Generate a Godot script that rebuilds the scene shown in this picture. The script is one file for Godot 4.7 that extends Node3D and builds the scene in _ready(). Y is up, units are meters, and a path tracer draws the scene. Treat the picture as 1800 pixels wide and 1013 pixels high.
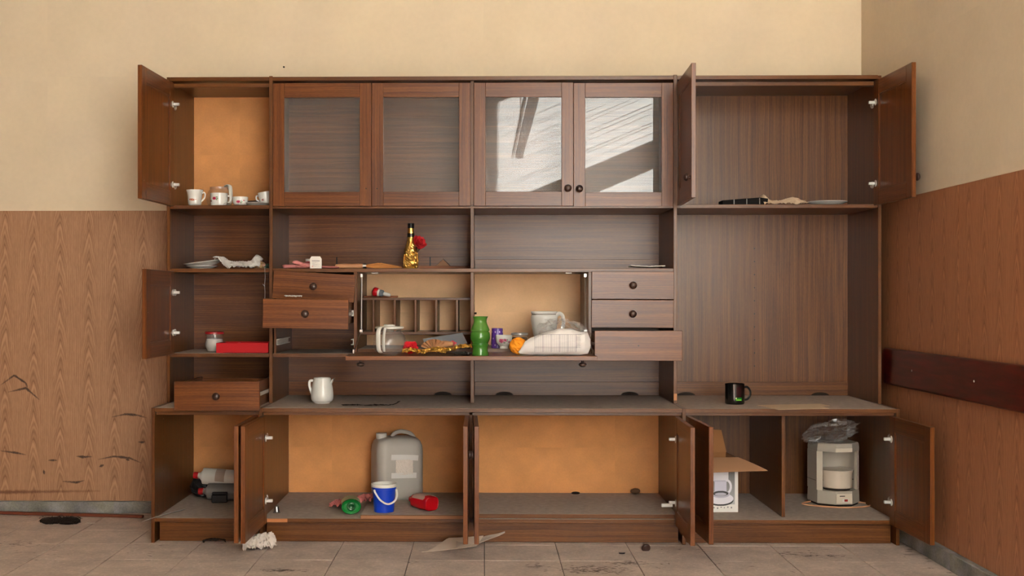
extends Node3D
# An abandoned office: a walnut wall unit with its doors left open, in front of a cream wall with imitation wood panelling.
# World axes: x to the right, y up, z out of the back wall towards the viewer. The back wall stands at z = 0, the floor at y = 0.

const U := 0.49      # front of the upper units
const L := 0.75      # front of the base units
const RX := 1.904    # right wall
const LX := -6.5     # left wall
const OZ := 7.0      # wall opposite
const CH := 4.15     # ceiling height
var M := {}
var taken := {}
var rng := RandomNumberGenerator.new()

# ------------------------------------------------------------------ mesh builder
class MB:
	var v := PackedVector3Array()
	var uv := PackedVector2Array()
	var f := PackedInt32Array()
	func pt(p: Vector3, t := Vector2.ZERO) -> int:
		v.append(p); uv.append(t)
		return v.size() - 1
	func tri(a: int, b: int, c: int) -> void:
		f.append(a); f.append(b); f.append(c)
	func quad(a: int, b: int, c: int, d: int) -> void:
		tri(a, b, c); tri(a, c, d)
	func add(o: MB, x := Transform3D.IDENTITY) -> MB:
		var n := v.size()
		for p in o.v: v.append(x * p)
		uv.append_array(o.uv)
		for i in o.f: f.append(i + n)
		return self
	func put(x: Transform3D) -> MB:
		for i in v.size(): v[i] = x * v[i]
		return self
	func volume() -> float:
		var s := 0.0
		for i in range(0, f.size(), 3): s += v[f[i]].dot(v[f[i + 1]].cross(v[f[i + 2]]))
		return s
	func outward() -> MB:
		if volume() < 0.0:
			for i in range(0, f.size(), 3):
				var t := f[i]
				f[i] = f[i + 1]; f[i + 1] = t
		return self
	func mesh(crease := 38.0) -> ArrayMesh:
		var n := f.size() / 3
		var fn := PackedVector3Array(); fn.resize(n)
		var un := PackedVector3Array(); un.resize(n)
		var at := {}
		for i in n:
			var a := v[f[3 * i]]
			var c := (v[f[3 * i + 1]] - a).cross(v[f[3 * i + 2]] - a)
			fn[i] = c
			un[i] = c.normalized()
			for k in 3:
				var key := Vector3i((v[f[3 * i + k]] * 20000.0).round())
				if at.has(key): at[key].append(i)
				else: at[key] = [i]
		var lim := cos(deg_to_rad(crease))
		var ov := PackedVector3Array(); ov.resize(3 * n)
		var on := PackedVector3Array(); on.resize(3 * n)
		var ou := PackedVector2Array(); ou.resize(3 * n)
		for i in n:
			for k in 3:
				var q := f[3 * i + k]
				var sum := Vector3.ZERO
				for j in at[Vector3i((v[q] * 20000.0).round())]:
					if un[i].dot(un[j]) >= lim: sum += fn[j]
				var o: int = 3 * i + (3 - k) % 3
				ov[o] = v[q]; on[o] = sum.normalized() if sum.length_squared() > 0.0 else un[i]; ou[o] = uv[q]
		var ar := []
		ar.resize(Mesh.ARRAY_MAX)
		ar[Mesh.ARRAY_VERTEX] = ov; ar[Mesh.ARRAY_NORMAL] = on; ar[Mesh.ARRAY_TEX_UV] = ou
		var m := ArrayMesh.new()
		m.add_surface_from_arrays(Mesh.PRIMITIVE_TRIANGLES, ar)
		return m

func T(p: Vector3, rot := Vector3.ZERO, sc := Vector3.ONE) -> Transform3D:
	return Transform3D(Basis.from_euler(rot * PI / 180.0) * Basis.from_scale(sc), p)

# chamfered box about the origin; the grain axis (0 x, 1 y, 2 z) runs along the texture's u
func box(s: Vector3, bev := 0.0012, grain := 0, off := Vector2.ZERO) -> MB:
	var m := MB.new()
	var h := s / 2.0
	bev = minf(bev, minf(h.x, minf(h.y, h.z)) * 0.5)
	for ax in 3:
		for sg in [-1.0, 1.0]:
			var a := (ax + 1) % 3
			var b := (ax + 2) % 3
			var ua := a
			if grain == b or (grain == ax and s[b] > s[a]): ua = b
			var ub := b if ua == a else a
			var q := []
			for c in [[-1, -1], [1, -1], [1, 1], [-1, 1]]:
				var p := Vector3.ZERO
				p[ax] = sg * h[ax]; p[a] = c[0] * (h[a] - bev); p[b] = c[1] * (h[b] - bev)
				q.append(m.pt(p, Vector2(p[ua], p[ub] + sg * 0.11 * ax) + off))
			if sg > 0: m.quad(q[0], q[1], q[2], q[3])
			else: m.quad(q[3], q[2], q[1], q[0])
	if bev <= 0.0: return m
	# edges and corners: face vertex index = (ax*2+side)*4 + corner
	var fv := func(ax: int, sg: int, p: Array) -> int:
		var a := (ax + 1) % 3
		var b := (ax + 2) % 3
		var ix: int = [[0, 3], [1, 2]][p[a]][p[b]]
		return (ax * 2 + sg) * 4 + ix
	for ax in 3:
		var a := (ax + 1) % 3
		var b := (ax + 2) % 3
		for sa in 2:
			for sb in 2:
				var p0 := [0, 0, 0]
				p0[a] = sa; p0[b] = sb
				var p1 := p0.duplicate()
				p1[ax] = 1
				var e0: int = fv.call(a, sa, p0)
				var e1: int = fv.call(a, sa, p1)
				var e2: int = fv.call(b, sb, p1)
				var e3: int = fv.call(b, sb, p0)
				m.quad(e0, e1, e2, e3)
	for x in 2:
		for y in 2:
			for z in 2:
				var p := [x, y, z]
				var i0: int = fv.call(0, x, p)
				var i1: int = fv.call(1, y, p)
				var i2: int = fv.call(2, z, p)
				m.tri(i0, i1, i2)
	for i in range(0, m.f.size(), 3):   # a convex body: every face looks away from the middle
		var a := m.v[m.f[i]]
		if (m.v[m.f[i + 1]] - a).cross(m.v[m.f[i + 2]] - a).dot(a) < 0.0:
			var t := m.f[i]
			m.f[i] = m.f[i + 1]; m.f[i + 1] = t
	return m

func loft(rings: Array, cap_a := true, cap_b := true, closed := true) -> MB:
	var m := MB.new()
	var n: int = rings[0].size()
	var w := n + 1 if closed else n
	for i in rings.size():
		for j in w: m.pt(rings[i][j % n], Vector2(float(j) / (w - 1), 1.0 - float(i) / (rings.size() - 1)))
	for i in rings.size() - 1:
		for j in w - 1:
			m.quad(i * w + j, (i + 1) * w + j, (i + 1) * w + j + 1, i * w + j + 1)
	for e in 2:
		if not (cap_b if e else cap_a): continue
		var ring: PackedVector3Array = rings[rings.size() - 1 if e else 0]
		var c := Vector3.ZERO
		for p in ring: c += p
		c /= n
		var ci := m.pt(c, Vector2(0.5, 0.5))
		var base := (rings.size() - 1 if e else 0) * w
		for j in n:
			if e: m.tri(base + j, ci, base + (j + 1) % w)
			else: m.tri(base + j, base + (j + 1) % w, ci)
	return m.outward() if closed else m

# profile: Vector2(radius, height) from the outside bottom to wherever it ends
func lathe(prof: Array, n := 32) -> MB:
	var rings := []
	for p in prof:
		var r := PackedVector3Array()
		for j in n:
			var a := TAU * j / n
			r.append(Vector3(cos(a) * p.x, p.y, sin(a) * p.x))
		rings.append(r)
	var m := loft(rings)
	var lo := INF
	var hi := -INF
	for p in prof:
		lo = minf(lo, p.y); hi = maxf(hi, p.y)
	for k in m.v.size(): m.uv[k] = Vector2(1.0 - m.uv[k].x, 1.0 - (m.v[k].y - lo) / maxf(hi - lo, 0.0001))
	return m

func smooth(prof: Array, k := 4) -> Array:
	var out := []
	for i in prof.size() - 1:
		var a = prof[maxi(i - 1, 0)]
		var b = prof[i]
		var c = prof[i + 1]
		var d = prof[mini(i + 2, prof.size() - 1)]
		for j in k: out.append(b.cubic_interpolate(c, a, d, float(j) / k))
	out.append(prof[-1])
	return out

func tube(pts: Array, r: Variant, n := 8, flat := 1.0, up := Vector3.UP) -> MB:
	var rings := []
	var u := up
	for i in pts.size():
		var t: Vector3 = (pts[mini(i + 1, pts.size() - 1)] - pts[maxi(i - 1, 0)]).normalized()
		var s := t.cross(u)
		if s.length() < 0.05: s = t.cross(Vector3(0.3, 0.2, 1.0))
		s = s.normalized()
		u = s.cross(t).normalized()
		var rad: float = r[i] if r is Array else r
		var ring := PackedVector3Array()
		for j in n:
			var a := TAU * j / n
			ring.append(pts[i] + s * cos(a) * rad + u * sin(a) * rad * flat)
		rings.append(ring)
	return loft(rings)

# closed thin sheet from fn(u, v) -> Vector3
func sheet(nu: int, nv: int, fn: Callable, th := 0.0008) -> MB:
	var m := MB.new()
	var p := []
	for i in nu + 1:
		for j in nv + 1: p.append(fn.call(float(i) / nu, float(j) / nv))
	var w := nv + 1
	for side in 2:
		for i in nu + 1:
			for j in w:
				var du: Vector3 = p[mini(i + 1, nu) * w + j] - p[maxi(i - 1, 0) * w + j]
				var dv: Vector3 = p[i * w + mini(j + 1, nv)] - p[i * w + maxi(j - 1, 0)]
				var nn := du.cross(dv).normalized()
				m.pt(p[i * w + j] + nn * th * (0.5 - side), Vector2(float(i) / nu, float(j) / nv))
	var o := (nu + 1) * w
	for i in nu:
		for j in nv:
			var a := i * w + j
			m.quad(a, a + w, a + w + 1, a + 1)
			m.quad(o + a, o + a + 1, o + a + w + 1, o + a + w)
	for i in nu:
		for j in [0, nv]:
			var a: int = i * w + j
			if j == 0: m.quad(a, o + a, o + a + w, a + w)
			else: m.quad(a, a + w, o + a + w, o + a)
	for j in nv:
		for i in [0, nu]:
			var a: int = i * w + j
			if i == 0: m.quad(a, a + 1, o + a + 1, o + a)
			else: m.quad(a, o + a, o + a + 1, a + 1)
	return m

# polygon in the xy plane, extruded along z about 0, its rim chamfered
func prism(poly: Array, depth: float, bev := 0.001) -> MB:
	var c := Vector2.ZERO
	for p in poly: c += p
	c /= poly.size()
	var pv := PackedVector2Array(poly)
	if Geometry2D.is_polygon_clockwise(pv): pv.reverse()
	var inner := PackedVector2Array()
	var n := pv.size()
	for i in n:
		var d0 := (pv[i] - pv[(i - 1 + n) % n]).normalized()
		var d1 := (pv[(i + 1) % n] - pv[i]).normalized()
		var nn := (Vector2(-d0.y, d0.x) + Vector2(-d1.y, d1.x)).normalized()
		inner.append(pv[i] + nn * bev)
	var rings := []
	for k in [[inner, -depth / 2], [pv, -depth / 2 + bev], [pv, depth / 2 - bev], [inner, depth / 2]]:
		var r := PackedVector3Array()
		for p in k[0]: r.append(Vector3(p.x, p.y, k[1]))
		rings.append(r)
	var m := loft(rings, false, false)
	var ti := Geometry2D.triangulate_polygon(inner)
	for e in 2:
		var b := m.v.size()
		for p in inner: m.pt(Vector3(p.x, p.y, depth * (e - 0.5)), p)
		for t in range(0, ti.size(), 3):
			var q := [b + ti[t], b + ti[t + 1], b + ti[t + 2]]
			var up := (m.v[q[1]] - m.v[q[0]]).cross(m.v[q[2]] - m.v[q[0]]).z > 0
			if up == (e == 1): m.tri(q[0], q[1], q[2])
			else: m.tri(q[0], q[2], q[1])
	return m

func rrect(w: float, h: float, r: float, k := 5) -> Array:
	var o := []
	for c in [[1, 1, 0], [-1, 1, 1], [-1, -1, 2], [1, -1, 3]]:
		for i in k + 1:
			var a: float = (c[2] + float(i) / k) * PI / 2
			o.append(Vector2(c[0] * (w / 2 - r) + cos(a) * r, c[1] * (h / 2 - r) + sin(a) * r))
	return o

# lumpy closed blob: fn(direction, unit height t) scales the radius
func blob(s: Vector3, amp: float, freq: float, sd: int, n := 28, ridged := true) -> MB:
	var nz := noise(sd, freq, 3)
	var rings := []
	for i in range(1, n / 2):
		var th := PI * i / (n / 2)
		var r := PackedVector3Array()
		for j in n:
			var a := TAU * j / n
			var d := Vector3(sin(th) * cos(a), -cos(th), sin(th) * sin(a))
			var k := nz.get_noise_3dv(d)
			if ridged: k = 1.0 - 2.6 * absf(k)
			r.append(d * s * (1.0 + amp * k))
		rings.append(r)
	return loft(rings)

func noise(sd: int, freq: float, octaves := 3) -> FastNoiseLite:
	var n := FastNoiseLite.new()
	n.noise_type = FastNoiseLite.TYPE_SIMPLEX_SMOOTH
	n.seed = sd
	n.frequency = freq
	n.fractal_octaves = octaves
	return n

# ------------------------------------------------------------------ scene graph helpers
func numbered(called: String) -> String:
	taken[called] = taken.get(called, -1) + 1
	return called if taken[called] == 0 else "%s_%03d" % [called, taken[called]]

func thing(called: String, label: String, category: String, at := Vector3.ZERO, turn := 0.0, group := "") -> Node3D:
	var o := Node3D.new()
	o.name = numbered(called)
	add_child(o)
	o.position = at
	o.rotation_degrees.y = turn
	return tag(o, label, category, group)

func tag(o: Node3D, label: String, category: String, group := "") -> Node3D:
	o.set_meta("label", label)
	o.set_meta("category", category)
	if group: o.set_meta("group", group)
	return o

func part(called: String, m: Variant, mat: Material, parent: Node, at := Vector3.ZERO, rot := Vector3.ZERO, crease := 38.0) -> MeshInstance3D:
	var o := MeshInstance3D.new()
	o.name = called
	o.mesh = m.mesh(crease) if m is MB else m
	o.material_override = mat
	if parent == self: o.name = numbered(called)
	parent.add_child(o, true)
	o.position = at
	o.rotation_degrees = rot
	return o

func single(called: String, m: Variant, mat: Material, label: String, category: String, at: Vector3, rot := Vector3.ZERO, group := "", crease := 38.0) -> MeshInstance3D:
	var o := part(called, m, mat, self, at, rot, crease)
	tag(o, label, category, group)
	return o

func struct(called: String, m: Variant, mat: Material, at := Vector3.ZERO, parent: Node = self) -> MeshInstance3D:
	var o := MeshInstance3D.new()
	o.name = called
	o.mesh = m.mesh() if m is MB else m
	o.material_override = mat
	parent.add_child(o, true)
	o.position = at
	if parent == self: o.set_meta("kind", "structure")
	return o

# a board given by its extent in the world
func board(th: Node3D, called: String, lo: Vector3, hi: Vector3, mat: Material, grain := 0, bev := 0.0012, dust := false, root := Vector3.INF) -> MeshInstance3D:
	var org := th.position if root == Vector3.INF else root
	var o := part(called, box(hi - lo, bev, grain, Vector2(rng.randf(), rng.randf())), mat, th, (lo + hi) / 2.0 - org)
	if dust:
		part("dust_layer", box(Vector3(hi.x - lo.x - 0.004, 0.0008, hi.z - lo.z - 0.004), 0.0, 0), M.dust, o, Vector3(0, (hi.y - lo.y) / 2.0 + 0.0003, 0))
	return o

# ------------------------------------------------------------------ textures
func tex(w: int, h: int, fn: Callable) -> Image:
	var d := PackedByteArray()
	d.resize(w * h * 3)
	var k := 0
	for y in h:
		for x in w:
			var c: Color = fn.call(x, y)
			d[k] = clampi(int(c.r * 255.0), 0, 255); d[k + 1] = clampi(int(c.g * 255.0), 0, 255); d[k + 2] = clampi(int(c.b * 255.0), 0, 255)
			k += 3
	return Image.create_from_data(w, h, false, Image.FORMAT_RGB8, d)

func mat(col: Color, rough := 0.6, spec := 0.5, metal := 0.0) -> StandardMaterial3D:
	var m := StandardMaterial3D.new()
	m.albedo_color = col
	m.roughness = rough
	m.metallic_specular = spec
	m.metallic = metal
	return m

func tmat(im: Image, rough := 0.6, sc := Vector3.ONE, tint := Color.WHITE) -> StandardMaterial3D:
	var m := mat(tint, rough)
	im.generate_mipmaps()
	m.albedo_texture = ImageTexture.create_from_image(im)
	m.uv1_scale = sc
	m.texture_filter = BaseMaterial3D.TEXTURE_FILTER_LINEAR_WITH_MIPMAPS_ANISOTROPIC
	return m

func c8(r: int, g: int, b: int) -> Color:
	return Color(r / 255.0, g / 255.0, b / 255.0)

func walnut_image() -> Image:
	var a := noise(11, 1.0, 3)
	var b := noise(12, 1.0, 2)
	var p := noise(13, 1.0, 1)
	var dark := c8(68, 36, 14)
	var lite := c8(126, 78, 35)
	var line := PackedFloat32Array()
	line.resize(900)
	var r := RandomNumberGenerator.new()
	r.seed = 5
	var at := 0.0
	while at < 900.0:
		line[int(at)] = r.randf_range(0.25, 0.6)
		if at + 1 < 900: line[int(at) + 1] = 0.2
		at += r.randf_range(22, 60)
	return tex(768, 896, func(x: int, y: int) -> Color:
		var u := float(x) / 768.0
		var wob := b.get_noise_2d(sin(u * TAU) * 0.8, y * 0.012 + cos(u * TAU) * 0.8) * 5.0
		var vv := y + wob
		var k := 0.46 + 0.42 * a.get_noise_2d(sin(u * TAU) * 0.35, vv * 0.19 + cos(u * TAU) * 0.25) + 0.30 * b.get_noise_2d(cos(u * TAU) * 0.6, vv * 0.035)
		k += 0.16 * p.get_noise_2d(x * 0.09, y * 0.9)
		k += 0.65 * line[clampi(int(vv), 0, 895)]
		return dark.lerp(lite, clampf(k, 0.0, 1.25)))

# four strips of crown-cut grain, 0.56 m by 1.5 m
func crown_image() -> Image:
	var a := noise(21, 1.0, 2)
	var fine := noise(22, 1.0, 2)
	var lite := c8(190, 145, 110)
	var dark := c8(140, 97, 68)
	var mids := [62.0, 185.0, 320.0, 440.0, 574.0]
	var ph := [0.1, 0.55, 0.33, 0.8, 0.1]
	return tex(512, 1024, func(x: int, y: int) -> Color:
		var best := 0
		for i in 5:
			if absf(x - mids[i]) < absf(x - mids[best]): best = i
		var s: float = (x - mids[best]) / 62.0
		s += 0.10 * a.get_noise_2d(x * 0.02, y * 0.006)
		var yy := fposmod(y / 1024.0 * 10.0 + ph[best] + 0.12 * a.get_noise_2d(best * 9.0, y * 0.01), 10.0)
		var core := maxf(0.0, 1.0 - absf(s) * 1.45)
		var ph2: float = yy - 2.5 * absf(s) ** 1.35
		var arch := pow(fposmod(ph2, 1.0), 1.6)
		arch = arch * 0.65 + 0.50 * (0.5 + 0.5 * sin(ph2 * TAU * 3.0 + 1.5))
		var line := 0.5 + 0.5 * sin(x * 1.02 + 2.2 * a.get_noise_2d(x * 0.05, y * 0.004))
		var k := lerpf(line * 0.78, arch, core)
		k += 0.30 * fine.get_noise_2d(x * 0.5, y * 0.03) + 0.12 * fine.get_noise_2d(x * 0.03, y * 0.01)
		return lite.lerp(dark, clampf(k, 0.0, 1.1)))

func smear(im: Image, pts: Array, w: float, col: Color, strength: float, sd: int) -> void:
	# a dark rubbed mark along a line of points given in pixels of the image
	var n := noise(sd, 0.16, 2)
	for i in pts.size() - 1:
		var a: Vector2 = pts[i]
		var b: Vector2 = pts[i + 1]
		var steps := int(a.distance_to(b) * 1.6) + 1
		for s in steps:
			var c := a.lerp(b, float(s) / steps)
			var fade: float = 1.0 - absf((i + float(s) / steps) / (pts.size() - 1) * 2.0 - 1.0) * 0.75
			var rr := w * (0.6 + 0.5 * n.get_noise_2d(c.x * 2.0, c.y * 2.0)) * (0.4 + fade)
			for dx in range(-int(rr) - 1, int(rr) + 2):
				for dy in range(-int(rr) - 1, int(rr) + 2):
					var x := int(c.x) + dx
					var y := int(c.y) + dy
					var d := Vector2(dx, dy).length() / maxf(rr, 0.6)
					if x < 0 or y < 0 or x >= im.get_width() or y >= im.get_height() or d > 1.0: continue
					var k := strength * (1.0 - d) * fade * clampf(0.6 + n.get_noise_2d(x * 3.0, y * 3.0), 0.0, 1.0)
					im.set_pixel(x, y, im.get_pixel(x, y).lerp(col, clampf(k, 0.0, 0.9)))

func plaster_image(base: Color, var_amt: float, sd: int) -> Image:
	var a := noise(sd, 0.008, 4)
	var b := noise(sd + 1, 0.11, 3)
	return tex(512, 512, func(x: int, y: int) -> Color:
		var k := 1.0 + var_amt * (a.get_noise_2d(x, y) + 0.35 * b.get_noise_2d(x, y))
		return Color(base.r * k, base.g * k, base.b * (k - 0.4 * var_amt * a.get_noise_2d(y, x))))

func materials() -> void:
	var wi := walnut_image()
	M.wood = tmat(wi, 0.31, Vector3(1.0 / 1.9, 1.0 / 0.85, 1))
	M.front = tmat(wi, 0.30, Vector3(1.0 / 1.9, 1.0 / 0.85, 1), Color(1.07, 1.0, 0.93))
	M.inside = tmat(wi, 0.32, Vector3(1.0 / 1.9, 1.0 / 0.85, 1), Color(1.0, 0.95, 0.90))
	for k in ["wood", "front", "inside"]: M[k].metallic_specular = 0.41
	M.knob = mat(c8(58, 39, 32), 0.28)
	var dn := noise(31, 0.05, 3)
	M.dust = tmat(tex(256, 256, func(x: int, y: int) -> Color:
		var k := 1.0 + 0.08 * dn.get_noise_2d(x, y)
		return Color(0.67 * k, 0.60 * k, 0.545 * k)), 0.95, Vector3(2, 2, 2))
	M.dust.uv1_triplanar = true
	M.orange = tmat(plaster_image(c8(216, 150, 92), 0.06, 41), 0.85, Vector3(1.4, 1.4, 1.4))
	M.tan = tmat(plaster_image(c8(234, 190, 146), 0.04, 43), 0.85, Vector3(1.4, 1.4, 1.4))
	M.cream = tmat(plaster_image(c8(223, 203, 174), 0.03, 45), 0.92, Vector3(0.45, 0.45, 0.45))
	M.whitewall = tmat(plaster_image(c8(225, 220, 208), 0.02, 47), 0.92, Vector3(0.4, 0.4, 0.4))
	for k in ["orange", "tan", "cream", "whitewall"]: M[k].uv1_triplanar = true
	M.white = mat(c8(212, 210, 204), 0.22)
	M.plastic_white = mat(c8(210, 206, 197), 0.4)
	M.steel = mat(c8(190, 188, 184), 0.32, 0.5, 1.0)
	M.zinc = mat(c8(205, 203, 198), 0.45, 0.5, 0.3)
	M.paper = mat(c8(208, 201, 190), 0.9, 0.3)
	M.glass = mat(Color(0.95, 0.97, 0.97, 0.04), 0.0)
	M.glass.transparency = BaseMaterial3D.TRANSPARENCY_ALPHA
	M.glass.metallic_specular = 0.34
	M.smoke = mat(Color(0.9, 0.9, 0.9, 0.07), 0.05)
	M.smoke.transparency = BaseMaterial3D.TRANSPARENCY_ALPHA
	M.red = mat(c8(178, 6, 18), 0.5, 0.35)
	M.black = mat(c8(14, 13, 13), 0.4, 0.35)
	M.char = mat(c8(38, 29, 24), 0.9, 0.3)

# ------------------------------------------------------------------ scene
func _ready() -> void:
	rng.seed = 77
	camera_and_light()
	materials()
	room()
	upper_units()
	base_units()
	crockery()
	shelf_things()
	desk_things()
	foil_scrap()
	base_things()
	floor_things()

func camera_and_light() -> void:
	var cam := Camera3D.new()
	cam.name = "camera"
	add_child(cam)
	var near := 0.1
	var f := 2130.0
	cam.set_frustum(1013.0 / f * near, Vector2(87.0, 15.5) / f * near, near, 60.0)
	cam.position = Vector3(0, 1.10, 6.14)
	cam.rotation.y = 0.0173
	cam.current = true
	var env := Environment.new()
	var sm := ProceduralSkyMaterial.new()
	sm.sky_top_color = Color(0.58, 0.66, 0.78)
	sm.sky_horizon_color = Color(0.84, 0.84, 0.84)
	sm.ground_horizon_color = Color(0.62, 0.60, 0.55)
	sm.ground_bottom_color = Color(0.34, 0.32, 0.28)
	sm.sun_angle_max = 0.0
	sm.sky_energy_multiplier = 0.9
	sm.ground_energy_multiplier = 0.6
	var sky := Sky.new()
	sky.sky_material = sm
	env.background_mode = Environment.BG_SKY
	env.sky = sky
	env.ambient_light_source = Environment.AMBIENT_SOURCE_SKY
	env.tonemap_mode = Environment.TONE_MAPPER_LINEAR
	env.tonemap_exposure = 1.39
	env.sdfgi_enabled = true
	env.ssao_enabled = true
	env.ssil_enabled = true
	var we := WorldEnvironment.new()
	we.name = "environment"
	we.environment = env
	add_child(we)
	var sun := DirectionalLight3D.new()
	sun.name = "sun"
	add_child(sun)
	sun.look_at_from_position(Vector3.ZERO, Vector3(-1.0, -0.42, 0.92))
	sun.light_energy = 38.0
	sun.light_color = Color(0.98, 1.0, 1.02)
	sun.light_angular_distance = 0.6
	sun.shadow_enabled = true

func bx(lo: Vector3, hi: Vector3, bev := 0.0) -> MB:
	return box(hi - lo, bev).put(T((lo + hi) / 2.0))

func room() -> void:
	var t := 0.25
	struct("wall_back", bx(Vector3(LX - t, 0, -t), Vector3(RX + t, CH, 0)), M.cream)
	struct("wall_left", bx(Vector3(LX - t, 0, 0), Vector3(LX, CH, OZ)), mat(c8(84, 70, 58), 0.9))
	struct("wall_front", bx(Vector3(LX - t, 0, OZ), Vector3(RX + t, CH, OZ + t)), M.whitewall)
	struct("ceiling", bx(Vector3(LX - t, CH, -t), Vector3(RX + t, CH + 0.2, OZ + t)), M.whitewall)
	# right wall with its window openings towards the far end of the room, behind the viewer
	var wins := [[5.15, 6.85], [2.55, 4.90]]
	var wr := MB.new()
	var z := 0.0
	for w in [wins[1], wins[0]]:
		wr.add(bx(Vector3(RX, 0, z), Vector3(RX + t, CH, w[0])))
		wr.add(bx(Vector3(RX, 0, w[0]), Vector3(RX + t, 0.95, w[1])))
		wr.add(bx(Vector3(RX, 3.9, w[0]), Vector3(RX + t, CH, w[1])))
		z = w[1]
	wr.add(bx(Vector3(RX, 0, z), Vector3(RX + t, CH, OZ)))
	struct("wall_right", wr, M.cream)
	var frame := mat(c8(214, 212, 206), 0.5)
	for i in 2:
		var w: Array = wins[i]
		var fr := MB.new()
		var x0 := RX + 0.10
		var x1 := RX + 0.15
		for q in [[w[0], w[0] + 0.05, 0.95, 3.9], [w[1] - 0.05, w[1], 0.95, 3.9], [w[0], w[1], 0.95, 1.0], [w[0], w[1], 3.85, 3.9], [w[0], w[1], 2.53, 2.80]]:
			fr.add(bx(Vector3(x0, q[2], q[0]), Vector3(x1, q[3], q[1])))
		var wn := struct("window_%d" % (i + 1), fr, frame)
		part("pane", box(Vector3(0.004, 1.53, w[1] - w[0] - 0.1), 0.0), M.glass, wn, Vector3(x0 + 0.02, 1.765, (w[0] + w[1]) / 2))
		part("pane", box(Vector3(0.004, 1.05, w[1] - w[0] - 0.1), 0.0), M.glass, wn, Vector3(x0 + 0.02, 3.325, (w[0] + w[1]) / 2))
		if i == 0:
			for k in 16:
				var y := 2.86 + k * 0.062 + 0.018 * sin(k * 2.3)
				part("blind_slat", box(Vector3(0.012 + 0.012 * (k % 3), 0.004, w[1] - w[0] - 0.1), 0.0), frame, wn, Vector3(x0 - 0.03, y, (w[0] + w[1]) / 2), Vector3(0, 0, 20))
		else:
			part("roller_blind", box(Vector3(0.003, 2.20, w[1] - w[0] - 0.02), 0.0), M.char, wn, Vector3(x0 - 0.02, 2.80, (w[0] + w[1]) / 2))
	# floor: a bed and the tiles that lie on it
	var fl := struct("floor", bx(Vector3(LX - t, -0.2, -t), Vector3(RX + t, -0.004, OZ + t)), mat(c8(70, 60, 52), 0.95))
	var fi := floor_image()
	M.tile = tmat(fi, 0.62)
	M.tile_plain = tmat(plaster_image(c8(192, 173, 160), 0.10, 61), 0.62, Vector3(0.8, 0.8, 0.8))
	M.tile_plain.uv1_triplanar = true
	M.tile_plain.uv1_world_triplanar = true
	var pitch := 0.3157
	var jx := 0.004
	var jz := 0.457
	for i in range(-21, 7):
		for j in range(-2, 5):
			var x0 := maxf(jx + i * pitch, LX)
			var x1 := minf(jx + (i + 1) * pitch, RX)
			var z0 := maxf(jz + j * pitch, 0.0)
			var z1 := jz + (j + 1) * pitch
			if x1 - x0 < 0.02 or z1 - z0 < 0.02: continue
			var m := box(Vector3(x1 - x0 - 0.003, 0.012, z1 - z0 - 0.003), 0.0012)
			for k in m.v.size():
				m.uv[k] = Vector2((m.v[k].x + (x0 + x1) / 2 + 3.0) / 5.0, (m.v[k].z + (z0 + z1) / 2) / 2.0)
			struct("tile", m, M.tile, Vector3((x0 + x1) / 2, -0.006 + rng.randf_range(-0.0004, 0.0004), (z0 + z1) / 2), fl)
	var rest := MB.new()
	for i in range(-21, 7):
		for j in range(5, 21):
			var x0 := maxf(jx + i * pitch, LX)
			var x1 := minf(jx + (i + 1) * pitch, RX)
			var z0 := jz + j * pitch
			rest.add(box(Vector3(x1 - x0 - 0.003, 0.012, pitch - 0.003), 0.0), T(Vector3((x0 + x1) / 2, -0.006, z0 + pitch / 2)))
	struct("tile_field", rest, M.tile_plain, Vector3.ZERO, fl).set_meta("kind", "stuff")
	# imitation wood panelling, 1.5 m high, on the back wall left of the unit and on the right wall
	var crown := crown_image()
	var pl := left_panel_image(crown)
	var pm := tmat(pl, 0.55)
	var wb := get_node("wall_back")
	var lp := box(Vector3(2.02, 1.476, 0.008), 0.001)
	for k in lp.v.size(): lp.uv[k] = Vector2((lp.v[k].x + 1.01) / 2.02, 0.5 - lp.v[k].y / 1.476)
	struct("wainscot_panel", lp, pm, Vector3(-2.39, 0.80, 0.004), wb)
	struct("wainscot_panel", box(Vector3(3.26, 1.476, 0.008), 0.001), tmat(crown.duplicate(), 0.55, Vector3(1, 1, 1)), Vector3(0.25, 0.80, 0.004), wb)
	struct("wainscot_panel", box(Vector3(6.5, 1.476, 0.008), 0.001), tmat(crown.duplicate(), 0.6, Vector3(1.6, 0.7, 1), Color(0.85, 0.78, 0.72)), Vector3(-3.2, 0.80, OZ - 0.004), get_node("wall_front"))
	var wrn := get_node("wall_right")
	var rm := tmat(crown.duplicate(), 0.5, Vector3.ONE, Color(1.0, 0.90, 0.84))
	var zz := 0.0
	for seg in [1.27, 1.22]:
		var rp := box(Vector3(0.008, 1.475, seg - 0.002), 0.001)
		for k in rp.v.size(): rp.uv[k] = Vector2((rp.v[k].z + zz) / 0.56, 0.5 - rp.v[k].y / 1.475)
		struct("wainscot_panel", rp, rm, Vector3(RX - 0.004, 0.81, zz + seg / 2), wrn)
		zz += seg
	# bare plaster plinth under the panelling
	var cement := tmat(plaster_image(c8(130, 127, 122), 0.30, 63), 0.95, Vector3(1.6, 1.6, 1.6))
	cement.uv1_triplanar = true
	struct("baseboard_back", bx(Vector3(LX, 0, 0), Vector3(RX, 0.06, 0.022), 0.003), cement)
	struct("baseboard_right", bx(Vector3(RX - 0.035, 0, 0.022), Vector3(RX, 0.072, 2.6), 0.003), cement)
	# dark red rail board screwed to the right wall
	var redwood := tmat(plaster_image(c8(74, 18, 12), 0.5, 65), 0.28, Vector3(0.7, 7, 0.7))
	redwood.uv1_triplanar = true
	var rr := rrect(0.168, 0.026, 0.011, 4)
	var ro := []
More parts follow.
